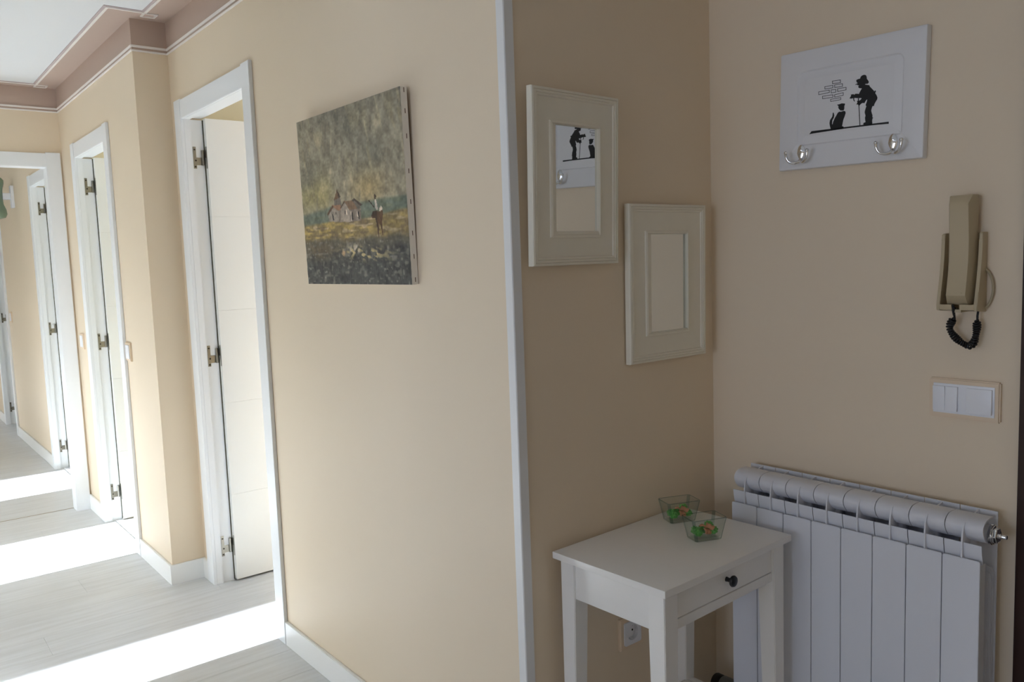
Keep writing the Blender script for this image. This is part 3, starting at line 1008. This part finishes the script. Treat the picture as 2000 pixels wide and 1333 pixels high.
for hx in (-0.1145, 0.1120):
    hk = empty('double_hook', (hx, -T2, -0.105), parent=rk)
    hk.rotation_euler = (0, -0.0244, 0)
    # teardrop backplate, domed
    bm = bmesh.new()
    prof = []
    for k in range(28):
        a = 2 * math.pi * k / 28
        zz = math.cos(a)
        wz = 0.0105 * math.sin(a) * (1.0 if zz > -0.1 else max(0.45, 1.0 - 0.62 * (-zz - 0.1)))
        prof.append((wz, 0.0025 + 0.0205 * zz))
    base = [bm.verts.new((p[0], 0.0, p[1])) for p in prof]
    mid = [bm.verts.new((p[0], -0.0022, p[1])) for p in prof]
    top = [bm.verts.new((p[0] * 0.62, -0.0048, 0.0015 + (p[1] - 0.0015) * 0.72)) for p in prof]
    for A, B in ((base, mid), (mid, top)):
        for k in range(28):
            bm.faces.new((A[k], A[(k + 1) % 28], B[(k + 1) % 28], B[k]))
    bm.faces.new(top)
    bm.faces.new(base[::-1])
    finish('backplate', bm, m_chrome, hk, smooth=True)
    bm = bmesh.new()
    lathe(bm, [(0.0030, -0.0046), (0.0028, -0.0062), (0.001, -0.0068)], n=12, axis='y', org=(0.0005, 0, 0.010))
    finish('screw', bm, m_chrome, hk, smooth=True)
    for sx in (-1, 1):
        bm = bmesh.new()
        path = smooth_path([(sx * 0.0005, -0.003, -0.013), (sx * 0.005, -0.0085, -0.0185), (sx * 0.013, -0.015, -0.0200), (sx * 0.0225, -0.0200, -0.0155), (sx * 0.0275, -0.0222, -0.006), (sx * 0.0287, -0.0225, 0.003)], 5)
        k_ = len(path)
        tube(bm, path, [0.0045 - 0.0013 * min(1, i / (k_ * 0.6)) for i in range(k_)], n=12)
        bmesh.ops.create_uvsphere(bm, u_segments=12, v_segments=8, radius=0.0046, matrix=Matrix.Translation((sx * 0.0287, -0.0225, 0.0055)))
        finish('hook_arm', bm, m_chrome, hk, smooth=True)

# ------------------------------------------------------------------ intercom handset
ph = thing('intercom_phone', 'beige wall intercom handset with black coiled cord, above the light switch', 'phone', (0.664, YC, 1.245))
# cradle: floor, back and two side cheeks whose front edge sweeps in a hollow curve
bm = bmesh.new()
CXH = 0.041
prism(bm, [(-CXH + 0.006, 0.0), (CXH - 0.006, 0.0), (CXH - 0.006, -0.008), (-CXH + 0.006, -0.008)], 'z', 0.004, 0.166)
finish('back_shell', bm, m_phone, ph)
for sx in (-1, 1):
    side = [(0.0, 0.0), (-0.046, 0.004), (-0.048, 0.016), (-0.0405, 0.045), (-0.0335, 0.080), (-0.0285, 0.115), (-0.026, 0.150), (-0.0255, 0.164), (-0.022, 0.167), (0.0, 0.167)]
    bm = bmesh.new()
    x0, x1 = sorted((sx * CXH, sx * (CXH - 0.007)))
    prism(bm, side, 'x', x0, x1)
    bmesh.ops.bevel(bm, geom=bm.edges[:], offset=0.0012, segments=2, affect='EDGES')
    finish('side_cheek', bm, m_phone, ph, smooth=True)
bm = bmesh.new()
prism(bm, [(0.0, 0.0), (-0.046, 0.006), (-0.048, 0.017), (-0.044, 0.017), (-0.040, 0.010), (0.0, 0.006)], 'x', -CXH + 0.0065, -0.010)
prism(bm, [(0.0, 0.0), (-0.046, 0.006), (-0.048, 0.017), (-0.044, 0.017), (-0.040, 0.010), (0.0, 0.006)], 'x', 0.006, CXH - 0.0065)
box(bm, -0.0105, 0.0065, -0.040, 0.0, 0.0, 0.006)
finish('cradle_floor', bm, m_phone, ph)
# handset: lofted, waisted in side view, chamfered front face
bm = bmesh.new()
st_ = [  # z, back y, front y, half width back, half width front, x shift
    (0.016, -0.016, -0.036, 0.0225, 0.0195, -0.001), (0.018, -0.012, -0.040, 0.0238, 0.0205, -0.001), (0.036, -0.010, -0.0525, 0.0250, 0.0190, 0.0),
    (0.070, -0.010, -0.0470, 0.0250, 0.0190, 0.0005), (0.110, -0.012, -0.0430, 0.0250, 0.0190, 0.0012), (0.150, -0.014, -0.0440, 0.0250, 0.0190, 0.0020),
    (0.200, -0.016, -0.0490, 0.0252, 0.0186, 0.0030), (0.226, -0.017, -0.0515, 0.0253, 0.0184, 0.0035), (0.243, -0.018, -0.0420, 0.0254, 0.0225, 0.0038), (0.2445, -0.020, -0.040, 0.0245, 0.022, 0.0038)]
rings = []
for z, yb, yf, hb, hf, dx in st_:
    ym = yf + 0.013 if yf + 0.013 < yb else (yf + yb) / 2
    rings.append([bm.verts.new(c) for c in ((dx - hb, yb, z), (dx - hb, ym, z), (dx - hf, yf, z), (dx + hf, yf, z), (dx + hb, ym, z), (dx + hb, yb, z))])
for i in range(len(rings) - 1):
    for k in range(6):
        bm.faces.new((rings[i][k], rings[i][(k + 1) % 6], rings[i + 1][(k + 1) % 6], rings[i + 1][k]))
bm.faces.new(rings[0][::-1])
bm.faces.new(rings[-1])
bmesh.ops.bevel(bm, geom=[e for e in bm.edges if e.calc_face_angle(0) > 0.35], offset=0.0011, segments=2, affect='EDGES')
hs = finish('handset', bm, m_phone, ph, smooth=True)
mbox('raised_mark', (0.004, 0.012, -0.0530, -0.0516, 0.0405, 0.0425), m_phone, hs)
# coiled cord
cpath = smooth_path([(-0.010, -0.030, -0.014), (-0.017, -0.029, -0.022), (-0.021, -0.028, -0.034), (-0.016, -0.027, -0.046), (-0.006, -0.026, -0.058), (0.006, -0.025, -0.067), (0.018, -0.024, -0.0715), (0.026, -0.023, -0.064), (0.0295, -0.022, -0.050), (0.031, -0.021, -0.034), (0.031, -0.020, -0.016)], 40)
acc, turns, pts = 0.0, 0.0, []
prev = None
for i, p in enumerate(cpath):
    if prev is not None:
        acc += (p - prev).length
    prev = p
    t = (cpath[min(i + 1, len(cpath) - 1)] - cpath[max(i - 1, 0)]).normalized()
    a = t.cross(Vector((0, 1, 0))).normalized()
    c_ = t.cross(a)
    ang = acc / 0.0049 * 2 * math.pi
    rr = 0.0056 * min(1.0, i / 25, (len(cpath) - 1 - i) / 20 + 0.15) * (1.0 + 0.18 * math.sin(acc * 160))
    pts.append(p + a * rr * math.cos(ang) + c_ * rr * math.sin(ang))
pts = [Vector((-0.0085, -0.034, 0.010)), Vector((-0.0090, -0.036, 0.0)), Vector((-0.0095, -0.033, -0.008))] + pts + [Vector((0.031, -0.019, -0.008)), Vector((0.031, -0.016, 0.002))]
bm = bmesh.new()
tube(bm, pts, 0.0023, n=7)
tube(bm, [(-0.0085, -0.0455, 0.0165), (-0.0085, -0.042, 0.010), (-0.0090, -0.036, -0.006)], [0.0028, 0.0034, 0.0024], n=8)
finish('coiled_cord', bm, m_coil, ph, smooth=True)
bm = bmesh.new()
tube(bm, smooth_path([(0.040, -0.006, 0.090), (0.047, -0.006, 0.082), (0.0535, -0.006, 0.066), (0.0555, -0.006, 0.048), (0.053, -0.006, 0.030), (0.046, -0.006, 0.014), (0.036, -0.006, 0.004)], 6), 0.0027, n=10)
finish('wall_cable', bm, m_cable, ph, smooth=True)

# ------------------------------------------------------------------ switches and socket


def plate(bm, w, h, t, bev):
    box(bm, -w / 2, w / 2, -t, 0, -h / 2, h / 2)
    bmesh.ops.bevel(bm, geom=[e for e in bm.edges if min(v.co.y for v in e.verts) < -t + 1e-5], offset=bev, segments=2, affect='EDGES')


sw = thing('double_switch', 'double light switch plate with peach surround below the intercom handset', 'switch', (0.6660, YC, 1.0540))
bm = bmesh.new()
plate(bm, 0.1450, 0.0870, 0.009, 0.003)
finish('surround', bm, m_swf, sw)
bm = bmesh.new()
box(bm, -0.0625, 0.0625, -0.0105, -0.008, -0.0325, 0.0325, bev=0.0008)
finish('inner_plate', bm, m_sww, sw, smooth=True)
for x0, x1, tilt in ((-0.0615, -0.0362, 0.03), (-0.0357, -0.0105, -0.035), (0.0075, 0.0585, -0.03)):
    bm = bmesh.new()
    box(bm, x0, x1, -0.0035, 0.0015, -0.0270, 0.0270, bev=0.0012)
    o = finish('rocker', bm, m_sww, sw, smooth=True, loc=(0, -0.0125, 0))
    o.rotation_euler = (tilt, 0, 0)


def small_switch(label, x, z, y, cat='switch'):
    t = thing('light_switch', label, cat, (x, y, z))
    bm = bmesh.new()
    plate(bm, 0.086, 0.090, 0.009, 0.003)
    finish('surround', bm, m_swf, t)
    bm = bmesh.new()
    box(bm, -0.031, 0.031, -0.0125, -0.008, -0.033, 0.033, bev=0.0015)
    finish('rocker', bm, m_sww, t, smooth=True)
    return t


small_switch('small light switch right of the second door, near the wall corner', -2.752, 1.020, PY)
small_switch('small light switch between the cased opening and the second door', -3.765, 1.016, PY)
small_switch('small far light switch beside the last doorway of the corridor', -6.72, 1.06, A3)

so = thing('wall_socket', 'white wall socket with beige surround under the side table', 'socket', (0.0, 0.3480, 0.4195))
so.rotation_euler = (0, 0, math.radians(90))
bm = bmesh.new()
lo_ = [(0.043, 0.0, 0.0425), (0.043, -0.006, 0.0425), (0.040, -0.009, 0.0395), (0.0285, -0.009, 0.0285), (0.0285, 0.0, 0.0285)]
rings = [[bm.verts.new((sx * a, y_, sz * c_)) for sx, sz in ((-1, -1), (1, -1), (1, 1), (-1, 1))] for a, y_, c_ in lo_]
for i in range(5):
    for k in range(4):
        bm.faces.new((rings[i][k], rings[i][(k + 1) % 4], rings[(i + 1) % 5][(k + 1) % 4], rings[(i + 1) % 5][k]))
finish('surround', bm, m_swf, so)
bm = bmesh.new()
NS = 32
sq = [(0.0305 * max(-1, min(1, 1.42 * math.cos(2 * math.pi * (k + .5) / NS))), 0.0305 * max(-1, min(1, 1.42 * math.sin(2 * math.pi * (k + .5) / NS)))) for k in range(NS)]
ci = [(math.cos(2 * math.pi * (k + .5) / NS), math.sin(2 * math.pi * (k + .5) / NS)) for k in range(NS)]
rows = [[(p[0], -0.008, p[1]) for p in sq], [(p[0], -0.013, p[1]) for p in sq], [(p[0] * 0.0215, -0.013, p[1] * 0.0215) for p in ci], [(p[0] * 0.0200, -0.0125, p[1] * 0.0200) for p in ci], [(p[0] * 0.0195, -0.0008, p[1] * 0.0195) for p in ci]]
rings = [[bm.verts.new(c) for c in r] for r in rows]
for i in range(len(rings) - 1):
    for k in range(NS):
        bm.faces.new((rings[i][k], rings[i][(k + 1) % NS], rings[i + 1][(k + 1) % NS], rings[i + 1][k]))
bm.faces.new(rings[-1])
finish('socket_face', bm, m_sww, so)
for sx in (-1, 1):
    bm = bmesh.new()
    lathe(bm, [(0.0026, -0.0008), (0.0026, -0.0016)], n=12, axis='y', org=(sx * 0.0095, 0, 0.0))
    finish('pin_hole', bm, m_hole, so)
    bm = bmesh.new()
    box(bm, -0.003, 0.003, -0.011, -0.001, sx * 0.0182 - 0.0012, sx * 0.0182 + 0.0012)
    finish('earth_clip', bm, m_chrome, so)

# ------------------------------------------------------------------ aluminium radiator, eight sections
rd = thing('radiator', 'white aluminium radiator of eight sections under the coat rack', 'radiator', (0.1425, YC, 0.0))
PITCH, SW = 0.0757, 0.0738
sec = empty('section', (0, 0, 0), parent=rd)
cxs = PITCH / 2


def lp(poly_out, x0, x1):
    bm = bmesh.new()
    prism(bm, poly_out, 'x', x0, x1)
    return bm


x0, x1 = (PITCH - SW) / 2, (PITCH + SW) / 2
# front panel with rounded upper corners
bm = bmesh.new()
prof = [(x0, 0.135), (x1, 0.135)] + [(x1 - 0.004 + 0.004 * math.cos(math.radians(a)), 0.738 + 0.004 * math.sin(math.radians(a))) for a in (0, 30, 60, 90)] + [(x0 + 0.004 + 0.004 * math.cos(math.radians(a)), 0.738 + 0.004 * math.sin(math.radians(a))) for a in (90, 120, 150, 180)]
prism(bm, prof, 'y', -0.115, -0.1115)
bmesh.ops.bevel(bm, geom=[e for e in bm.edges if max(v.co.y for v in e.verts) < -0.114], offset=0.0008, segments=2, affect='EDGES')
box(bm, x0, x0 + 0.002, -0.1118, -0.088, 0.14, 0.733)
box(bm, x1 - 0.002, x1, -0.1118, -0.088, 0.14, 0.733)
finish('front_panel', bm, m_rad, sec, smooth=True)
# curved deflector fin behind it
cur = [(-0.1085, 0.7735), (-0.1070, 0.760), (-0.1040, 0.745), (-0.0995, 0.730), (-0.0955, 0.712), (-0.0945, 0.69)]
bm = lp(cur + [(p[0] + 0.0022, p[1]) for p in cur[::-1]], x0, x1)
finish('deflector_fin', bm, m_rad, sec, smooth=True)
# rolled top cap: flat on top, curling down over the front
cap = [(-0.052, 0.8235), (-0.072, 0.8240), (-0.086, 0.8225), (-0.0960, 0.8180), (-0.1025, 0.8110), (-0.1045, 0.8035), (-0.1025, 0.7950), (-0.0975, 0.7870), (-0.0910, 0.7800), (-0.0850, 0.7755)]
capi = [(-0.052, 0.8205), (-0.072, 0.8210), (-0.085, 0.8195), (-0.0940, 0.8155), (-0.0995, 0.8095), (-0.1012, 0.8035), (-0.0995, 0.7965), (-0.0950, 0.7890), (-0.0890, 0.7825), (-0.0835, 0.7785)]
bm = lp(cap + capi[::-1], x0, x1)
finish('top_cap', bm, m_rad, sec, smooth=True)
# centre rib from the panel top up to the cap
bm = lp([(-0.1125, 0.700), (-0.1125, 0.776), (-0.1105, 0.795), (-0.1060, 0.808), (-0.1015, 0.8145), (-0.085, 0.815), (-0.060, 0.800), (-0.060, 0.700)], cxs - 0.0016, cxs + 0.0016)
finish('centre_rib', bm, m_rad, sec)
# rear fin plate with its web, water column, hubs and the intermediate fins
bm = lp([(-0.030, 0.135), (-0.0275, 0.135), (-0.0275, 0.8285), (-0.030, 0.8285)], x0, x1)
finish('rear_fin', bm, m_rad, sec)
bm = lp([(-0.053, 0.150), (-0.0295, 0.150), (-0.0295, 0.827), (-0.036, 0.826), (-0.053, 0.8225)], cxs - 0.0014, cxs + 0.0014)
finish('rear_web', bm, m_rad, sec)
bm = bmesh.new()
lathe(bm, [(0.0125, 0.15), (0.0125, 0.80)], n=14, axis='z', org=(cxs, -0.062, 0))
finish('water_column', bm, m_rad, sec, smooth=True)
for hz in (0.788, 0.188):
    bm = bmesh.new()
    lathe(bm, [(0.0185, x0), (0.0200, x0 + 0.004), (0.0200, x1 - 0.004), (0.0185, x1)], n=20, axis='x', org=(0, -0.062, hz))
    finish('hub', bm, m_rad, sec, smooth=True)
for fy in (-0.086, -0.070, -0.052, -0.040):
    bm = bmesh.new()
    zt = 0.702 if fy < -0.05 else 0.712
    pr = [(x0 + 0.002, 0.16), (x1 - 0.002, 0.16), (x1 - 0.002, zt - 0.012), (x1 - 0.006, zt - 0.003), (x1 - 0.014, zt), (x0 + 0.014, zt), (x0 + 0.006, zt - 0.003), (x0 + 0.002, zt - 0.012)]
    prism(bm, pr, 'y', fy, fy + 0.002)
    finish('side_fin', bm, m_rad, sec)
for i in range(1, 8):
    c = copy_tree(sec, rd)
    c.location = (PITCH * i, 0, 0)
XR = PITCH * 8
bv = empty('bleed_valve', (XR, -0.062, 0.788), parent=rd)
bm = bmesh.new()
lathe(bm, [(0.0215, -0.001), (0.0215, 0.004), (0.0195, 0.0045), (0.0195, 0.0065), (0.0180, 0.007)], n=28, axis='x')
finish('collar', bm, m_chrome, bv, smooth=True)
bm = bmesh.new()
lathe(bm, [(0.0172, 0.0065), (0.0172, 0.0130), (0.0140, 0.0145)], n=6, axis='x')
bmesh.ops.bevel(bm, geom=bm.edges[:], offset=0.0008, segments=1, affect='EDGES')
finish('hex_nut', bm, m_chrome, bv)
bm = bmesh.new()
lathe(bm, [(0.0060, 0.0140), (0.0060, 0.0180), (0.0048, 0.0190), (0.0048, 0.0275), (0.0040, 0.0290)], n=16, axis='x')
finish('bleed_pin', bm, m_chrome, bv, smooth=True)
tv = empty('valve', (0.0, -0.062, 0.188), parent=rd)
bm = bmesh.new()
lathe(bm, [(0.012, 0.0), (0.012, -0.018), (0.020, -0.019), (0.0235, -0.026), (0.0240, -0.062), (0.022, -0.0655)], n=28, axis='x', org=(0, -0.012, 0.012))
finish('valve_body', bm, m_valve, tv, smooth=True)
bm = bmesh.new()
lathe(bm, [(0.0225, -0.0656), (0.0235, -0.0700), (0.0235, -0.0860), (0.0215, -0.0900)], n=28, axis='x', org=(0, -0.012, 0.012))
finish('valve_cap', bm, m_black, tv, smooth=True)
bm = bmesh.new()
tube(bm, smooth_path([(-0.010, 0.0, 0.0), (-0.014, 0.004, -0.02), (-0.014, 0.02, -0.10), (-0.014, 0.03, -0.18)], 5), 0.008)
finish('supply_pipe', bm, m_rad, tv, smooth=True)

# ------------------------------------------------------------------ white side table with one drawer
tb = thing('side_table', 'small white side table with one drawer and black knob in the alcove', 'table', (0.1790, 0.3170, 0.0), (0, 0, math.radians(1.8)))
TD, TW, TZ = 0.332, 0.478, 0.708
hx, hy = TD / 2, TW / 2
mbox('tabletop', (-hx, hx, -hy, hy, TZ - 0.0165, TZ), m_table, tb, bev=0.002)
LI, LW = 0.013, 0.044
for sx in (-1, 1):
    for sy in (-1, 1):
        bm = bmesh.new()
        rows = [(TZ - 0.0165, LW), (0.600, LW), (0.250, 0.036), (0.0, 0.028)]
        rings = []
        for z, w in rows:
            xo, yo = sx * (hx - LI), sy * (hy - LI)
            xi, yi = xo - sx * w, yo - sy * w
            q = [(xo, yo), (xi, yo), (xi, yi), (xo, yi)]
            rings.append([bm.verts.new((a, c_, z)) for a, c_ in q])
        for i in range(3):
            for k in range(4):
                bm.faces.new((rings[i][k], rings[i][(k + 1) % 4], rings[i + 1][(k + 1) % 4], rings[i + 1][k]))
        bm.faces.new(rings[0])
        bm.faces.new(rings[-1][::-1])
        bmesh.ops.recalc_face_normals(bm, faces=bm.faces[:])
        bmesh.ops.bevel(bm, geom=[e for e in bm.edges if abs(e.verts[0].co.z - e.verts[1].co.z) > 0.05], offset=0.0016, segments=2, affect='EDGES')
        finish('leg', bm, m_table, tb, smooth=True)
ex, ey = hx - LI, hy - LI
AZ = 0.604
for sy in (-1, 1):
    y_ = sy * (ey - 0.004)
    mbox('side_apron', (-ex + LW - 0.002, ex - LW + 0.002, *sorted((y_, y_ - sy * 0.018)), AZ, TZ - 0.0168), m_table, tb, bev=0.0012)
mbox('back_apron', (-ex + 0.004, -ex + 0.020, -ey + LW - 0.002, ey - LW + 0.002, AZ, TZ - 0.0168), m_table, tb)
mbox('drawer_rail', (ex - 0.030, ex - 0.005, -ey + LW - 0.002, ey - LW + 0.002, AZ - 0.002, AZ + 0.020), m_table, tb, bev=0.0012)
dr = mbox('drawer', (ex - 0.026, ex - 0.0065, -ey + LW + 0.001, ey - LW - 0.001, AZ + 0.0215, TZ - 0.0185), m_table, tb, bev=0.001)
mbox('drawer_box', (-ex + 0.03, ex - 0.027, -ey + LW + 0.012, ey - LW - 0.012, AZ + 0.023, TZ - 0.03), m_table, dr)
bm = bmesh.new()
lathe(bm, [(0.0058, 0.0), (0.0050, 0.004), (0.0048, 0.011), (0.0075, 0.0135), (0.0122, 0.0155), (0.0132, 0.0185), (0.0115, 0.0220), (0.006, 0.0240), (0.001, 0.0245)], n=24, axis='x', org=(ex - 0.0067, 0.0, 0.660))
finish('knob', bm, m_black, dr, smooth=True)
mbox('shelf', (-ex + 0.030, ex - 0.030, -ey + 0.028, ey - 0.028, 0.234, 0.250), m_table, tb, bev=0.0012)
for sy in (-1, 1):
    y_ = sy * (ey - 0.008)
    mbox('shelf_rail', (-ex + 0.034, ex - 0.034, *sorted((y_, y_ - sy * 0.019)), 0.212, 0.250), m_table, tb, bev=0.0012)

# ------------------------------------------------------------------ two glass bowls with moss and bark
BA = math.radians(-22)


def bowl(label, x, y, seed, where):
    t = tag(None or empty('glass_bowl', (x, y, TZ), (0, 0, BA)), label, 'bowl')
    t.location.z = TZ + 0.0004
    bm = bmesh.new()
    N = 5

    def ring(hw, hl, r, z):
        out = []
        for cx, cy, a0 in ((hw, hl, 0), (-hw, hl, 90), (-hw, -hl, 180), (hw, -hl, 270)):
            for k in range(N):
                a = math.radians(a0 + 90 * k / (N - 1))
                out.append(bm.verts.new((cx - math.copysign(r, cx) + r * math.cos(a), cy - math.copysign(r, cy) + r * math.sin(a), z)))
        return out
    rows = [ring(0.0215, 0.0325, 0.005, 0.0), ring(0.0235, 0.0350, 0.006, 0.0015), ring(0.0300, 0.0458, 0.006, 0.0530), ring(0.0296, 0.0454, 0.006, 0.0545), ring(0.0282, 0.0440, 0.005, 0.0548), ring(0.0276, 0.0434, 0.005, 0.0540),
            ring(0.0222, 0.0336, 0.005, 0.0085), ring(0.0195, 0.0310, 0.004, 0.0068)]
    m_ = len(rows[0])
    for i in range(len(rows) - 1):
        for k in range(m_):
            bm.faces.new((rows[i][k], rows[i][(k + 1) % m_], rows[i + 1][(k + 1) % m_], rows[i + 1][k]))
    bm.faces.new(rows[0][::-1])
    bm.faces.new(rows[-1])
    g_ = finish('glass', bm, [m_glass, m_rim, m_thick], t, smooth=True)
    for f in g_.data.polygons:
        zs = [g_.data.vertices[i].co.z for i in f.vertices]
        if min(zs) > 0.0525:
            f.material_index = 1
        elif max(zs) < 0.0016:
            f.material_index = 2
        elif f.area < 1.4e-4 and min(zs) < 0.002:
            f.material_index = 1                    # rounded outer corners, seen through more glass
    rs = random.Random(seed)
    R = Matrix.Rotation(BA, 3, 'Z')
    # curly moss clumps
    for k, (a, c_, z, r, spot) in enumerate(((-0.008, -0.018, 0.0195, 0.0110, 'left back corner'), (0.008, -0.020, 0.0185, 0.0100, 'left front corner'), (-0.009, 0.003, 0.0200, 0.0115, 'middle of the back'),
                                              (0.006, 0.021, 0.0200, 0.0110, 'right front corner'), (-0.008, 0.022, 0.0215, 0.0105, 'right back corner'), (-0.001, 0.012, 0.0330, 0.0095, 'top of the heap'))):
        bm = bmesh.new()
        bmesh.ops.create_icosphere(bm, subdivisions=3, radius=r)
        ph1, ph2, ph3 = (rs.uniform(0, 6.28) for _ in range(3))
        for v in bm.verts:
            d = v.co.normalized()
            q = 1.0 + 0.26 * math.sin(9 * d.x + 5 * d.z + ph1) * math.sin(8 * d.y - 4 * d.x + ph2) + 0.16 * math.sin(15 * d.z + 9 * d.y + ph3) + rs.uniform(-0.09, 0.09)
            v.co = d * r * q * 0.98
            v.co.z *= 0.82
        v = R @ Vector((a, c_, 0))
        o = finish('moss_clump', bm, m_leafg, None, loc=(x + v.x, y + v.y, TZ + z))
        tag(o, 'curly green moss clump in the %s glass bowl, at the %s' % (where, spot), 'moss', 'moss clumps in the %s bowl' % where)
    # curled bark chips
    for k, (a, c_, z, rot, spot) in enumerate(((0.0125, 0.002, 0.0210, (0.95, 0.25, 0.3), 'standing against the near pane'), (0.001, -0.004, 0.0300, (0.3, 0.2, 1.2), 'lying flat on the left'), (0.010, 0.010, 0.0315, (0.5, 0.45, -0.5), 'lying tilted on the right'))):
        bm = bmesh.new()
        nu, nv = 8, 6
        g = [[None] * (nv + 1) for _ in range(nu + 1)]
        for i in range(nu + 1):
            for j in range(nv + 1):
                u = (i / nu - 0.5) * 0.022 * (1 - 0.25 * abs(j / nv - 0.5))
                w = (j / nv - 0.5) * 0.014
                g[i][j] = bm.verts.new((u, w, 0.004 * math.cos(w * 220) + 0.0012 * math.sin(u * 600 + k) + rs.uniform(-0.0004, 0.0004)))
        for i in range(nu):
            for j in range(nv):
                bm.faces.new((g[i][j], g[i + 1][j], g[i + 1][j + 1], g[i][j + 1]))
        r = bmesh.ops.extrude_face_region(bm, geom=bm.faces[:])
        bmesh.ops.translate(bm, verts=[q for q in r['geom'] if isinstance(q, bmesh.types.BMVert)], vec=(0, 0, -0.002))
        v = R @ Vector((a, c_, 0))
        o = finish('bark_chip', bm, m_bark, None, smooth=True, loc=(x + v.x, y + v.y, TZ + z))
        o.rotation_euler = (rot[0], rot[1], rot[2] + BA + 1.57)
        tag(o, 'orange brown bark chip in the %s glass bowl, %s' % (where, spot), 'bark', 'bark chips in the %s bowl' % where)


bowl('tapered clear glass bowl of moss and bark, nearer the wall', 0.0800, 0.4570, 3, 'rear')
bowl('tapered clear glass bowl of moss and bark, nearer the drawer', 0.2090, 0.3930, 8, 'front')

# ------------------------------------------------------------------ wall lamp in the far corridor
wl = thing('wall_lamp', 'green frosted glass wall lamp on a white bracket in the far corridor', 'lamp', (-6.02, A3, 2.02))
mbox('backplate', (-0.035, 0.035, -0.022, 0.0, -0.085, 0.085), m_sww, wl, bev=0.004)
mbox('arm', (-0.018, 0.018, -0.075, -0.02, -0.022, 0.028), m_sww, wl, bev=0.004)
bm = bmesh.new()
prof = [(0.030, -0.170), (0.062, -0.160), (0.074, -0.135), (0.070, -0.10), (0.055, -0.06), (0.050, 0.0), (0.055, 0.06), (0.066, 0.10), (0.066, 0.125), (0.05, 0.145), (0.02, 0.150)]
lathe(bm, prof, n=28, axis='z', org=(0, -0.125, 0))
finish('lamp_shade', bm, m_frost, wl, smooth=True)
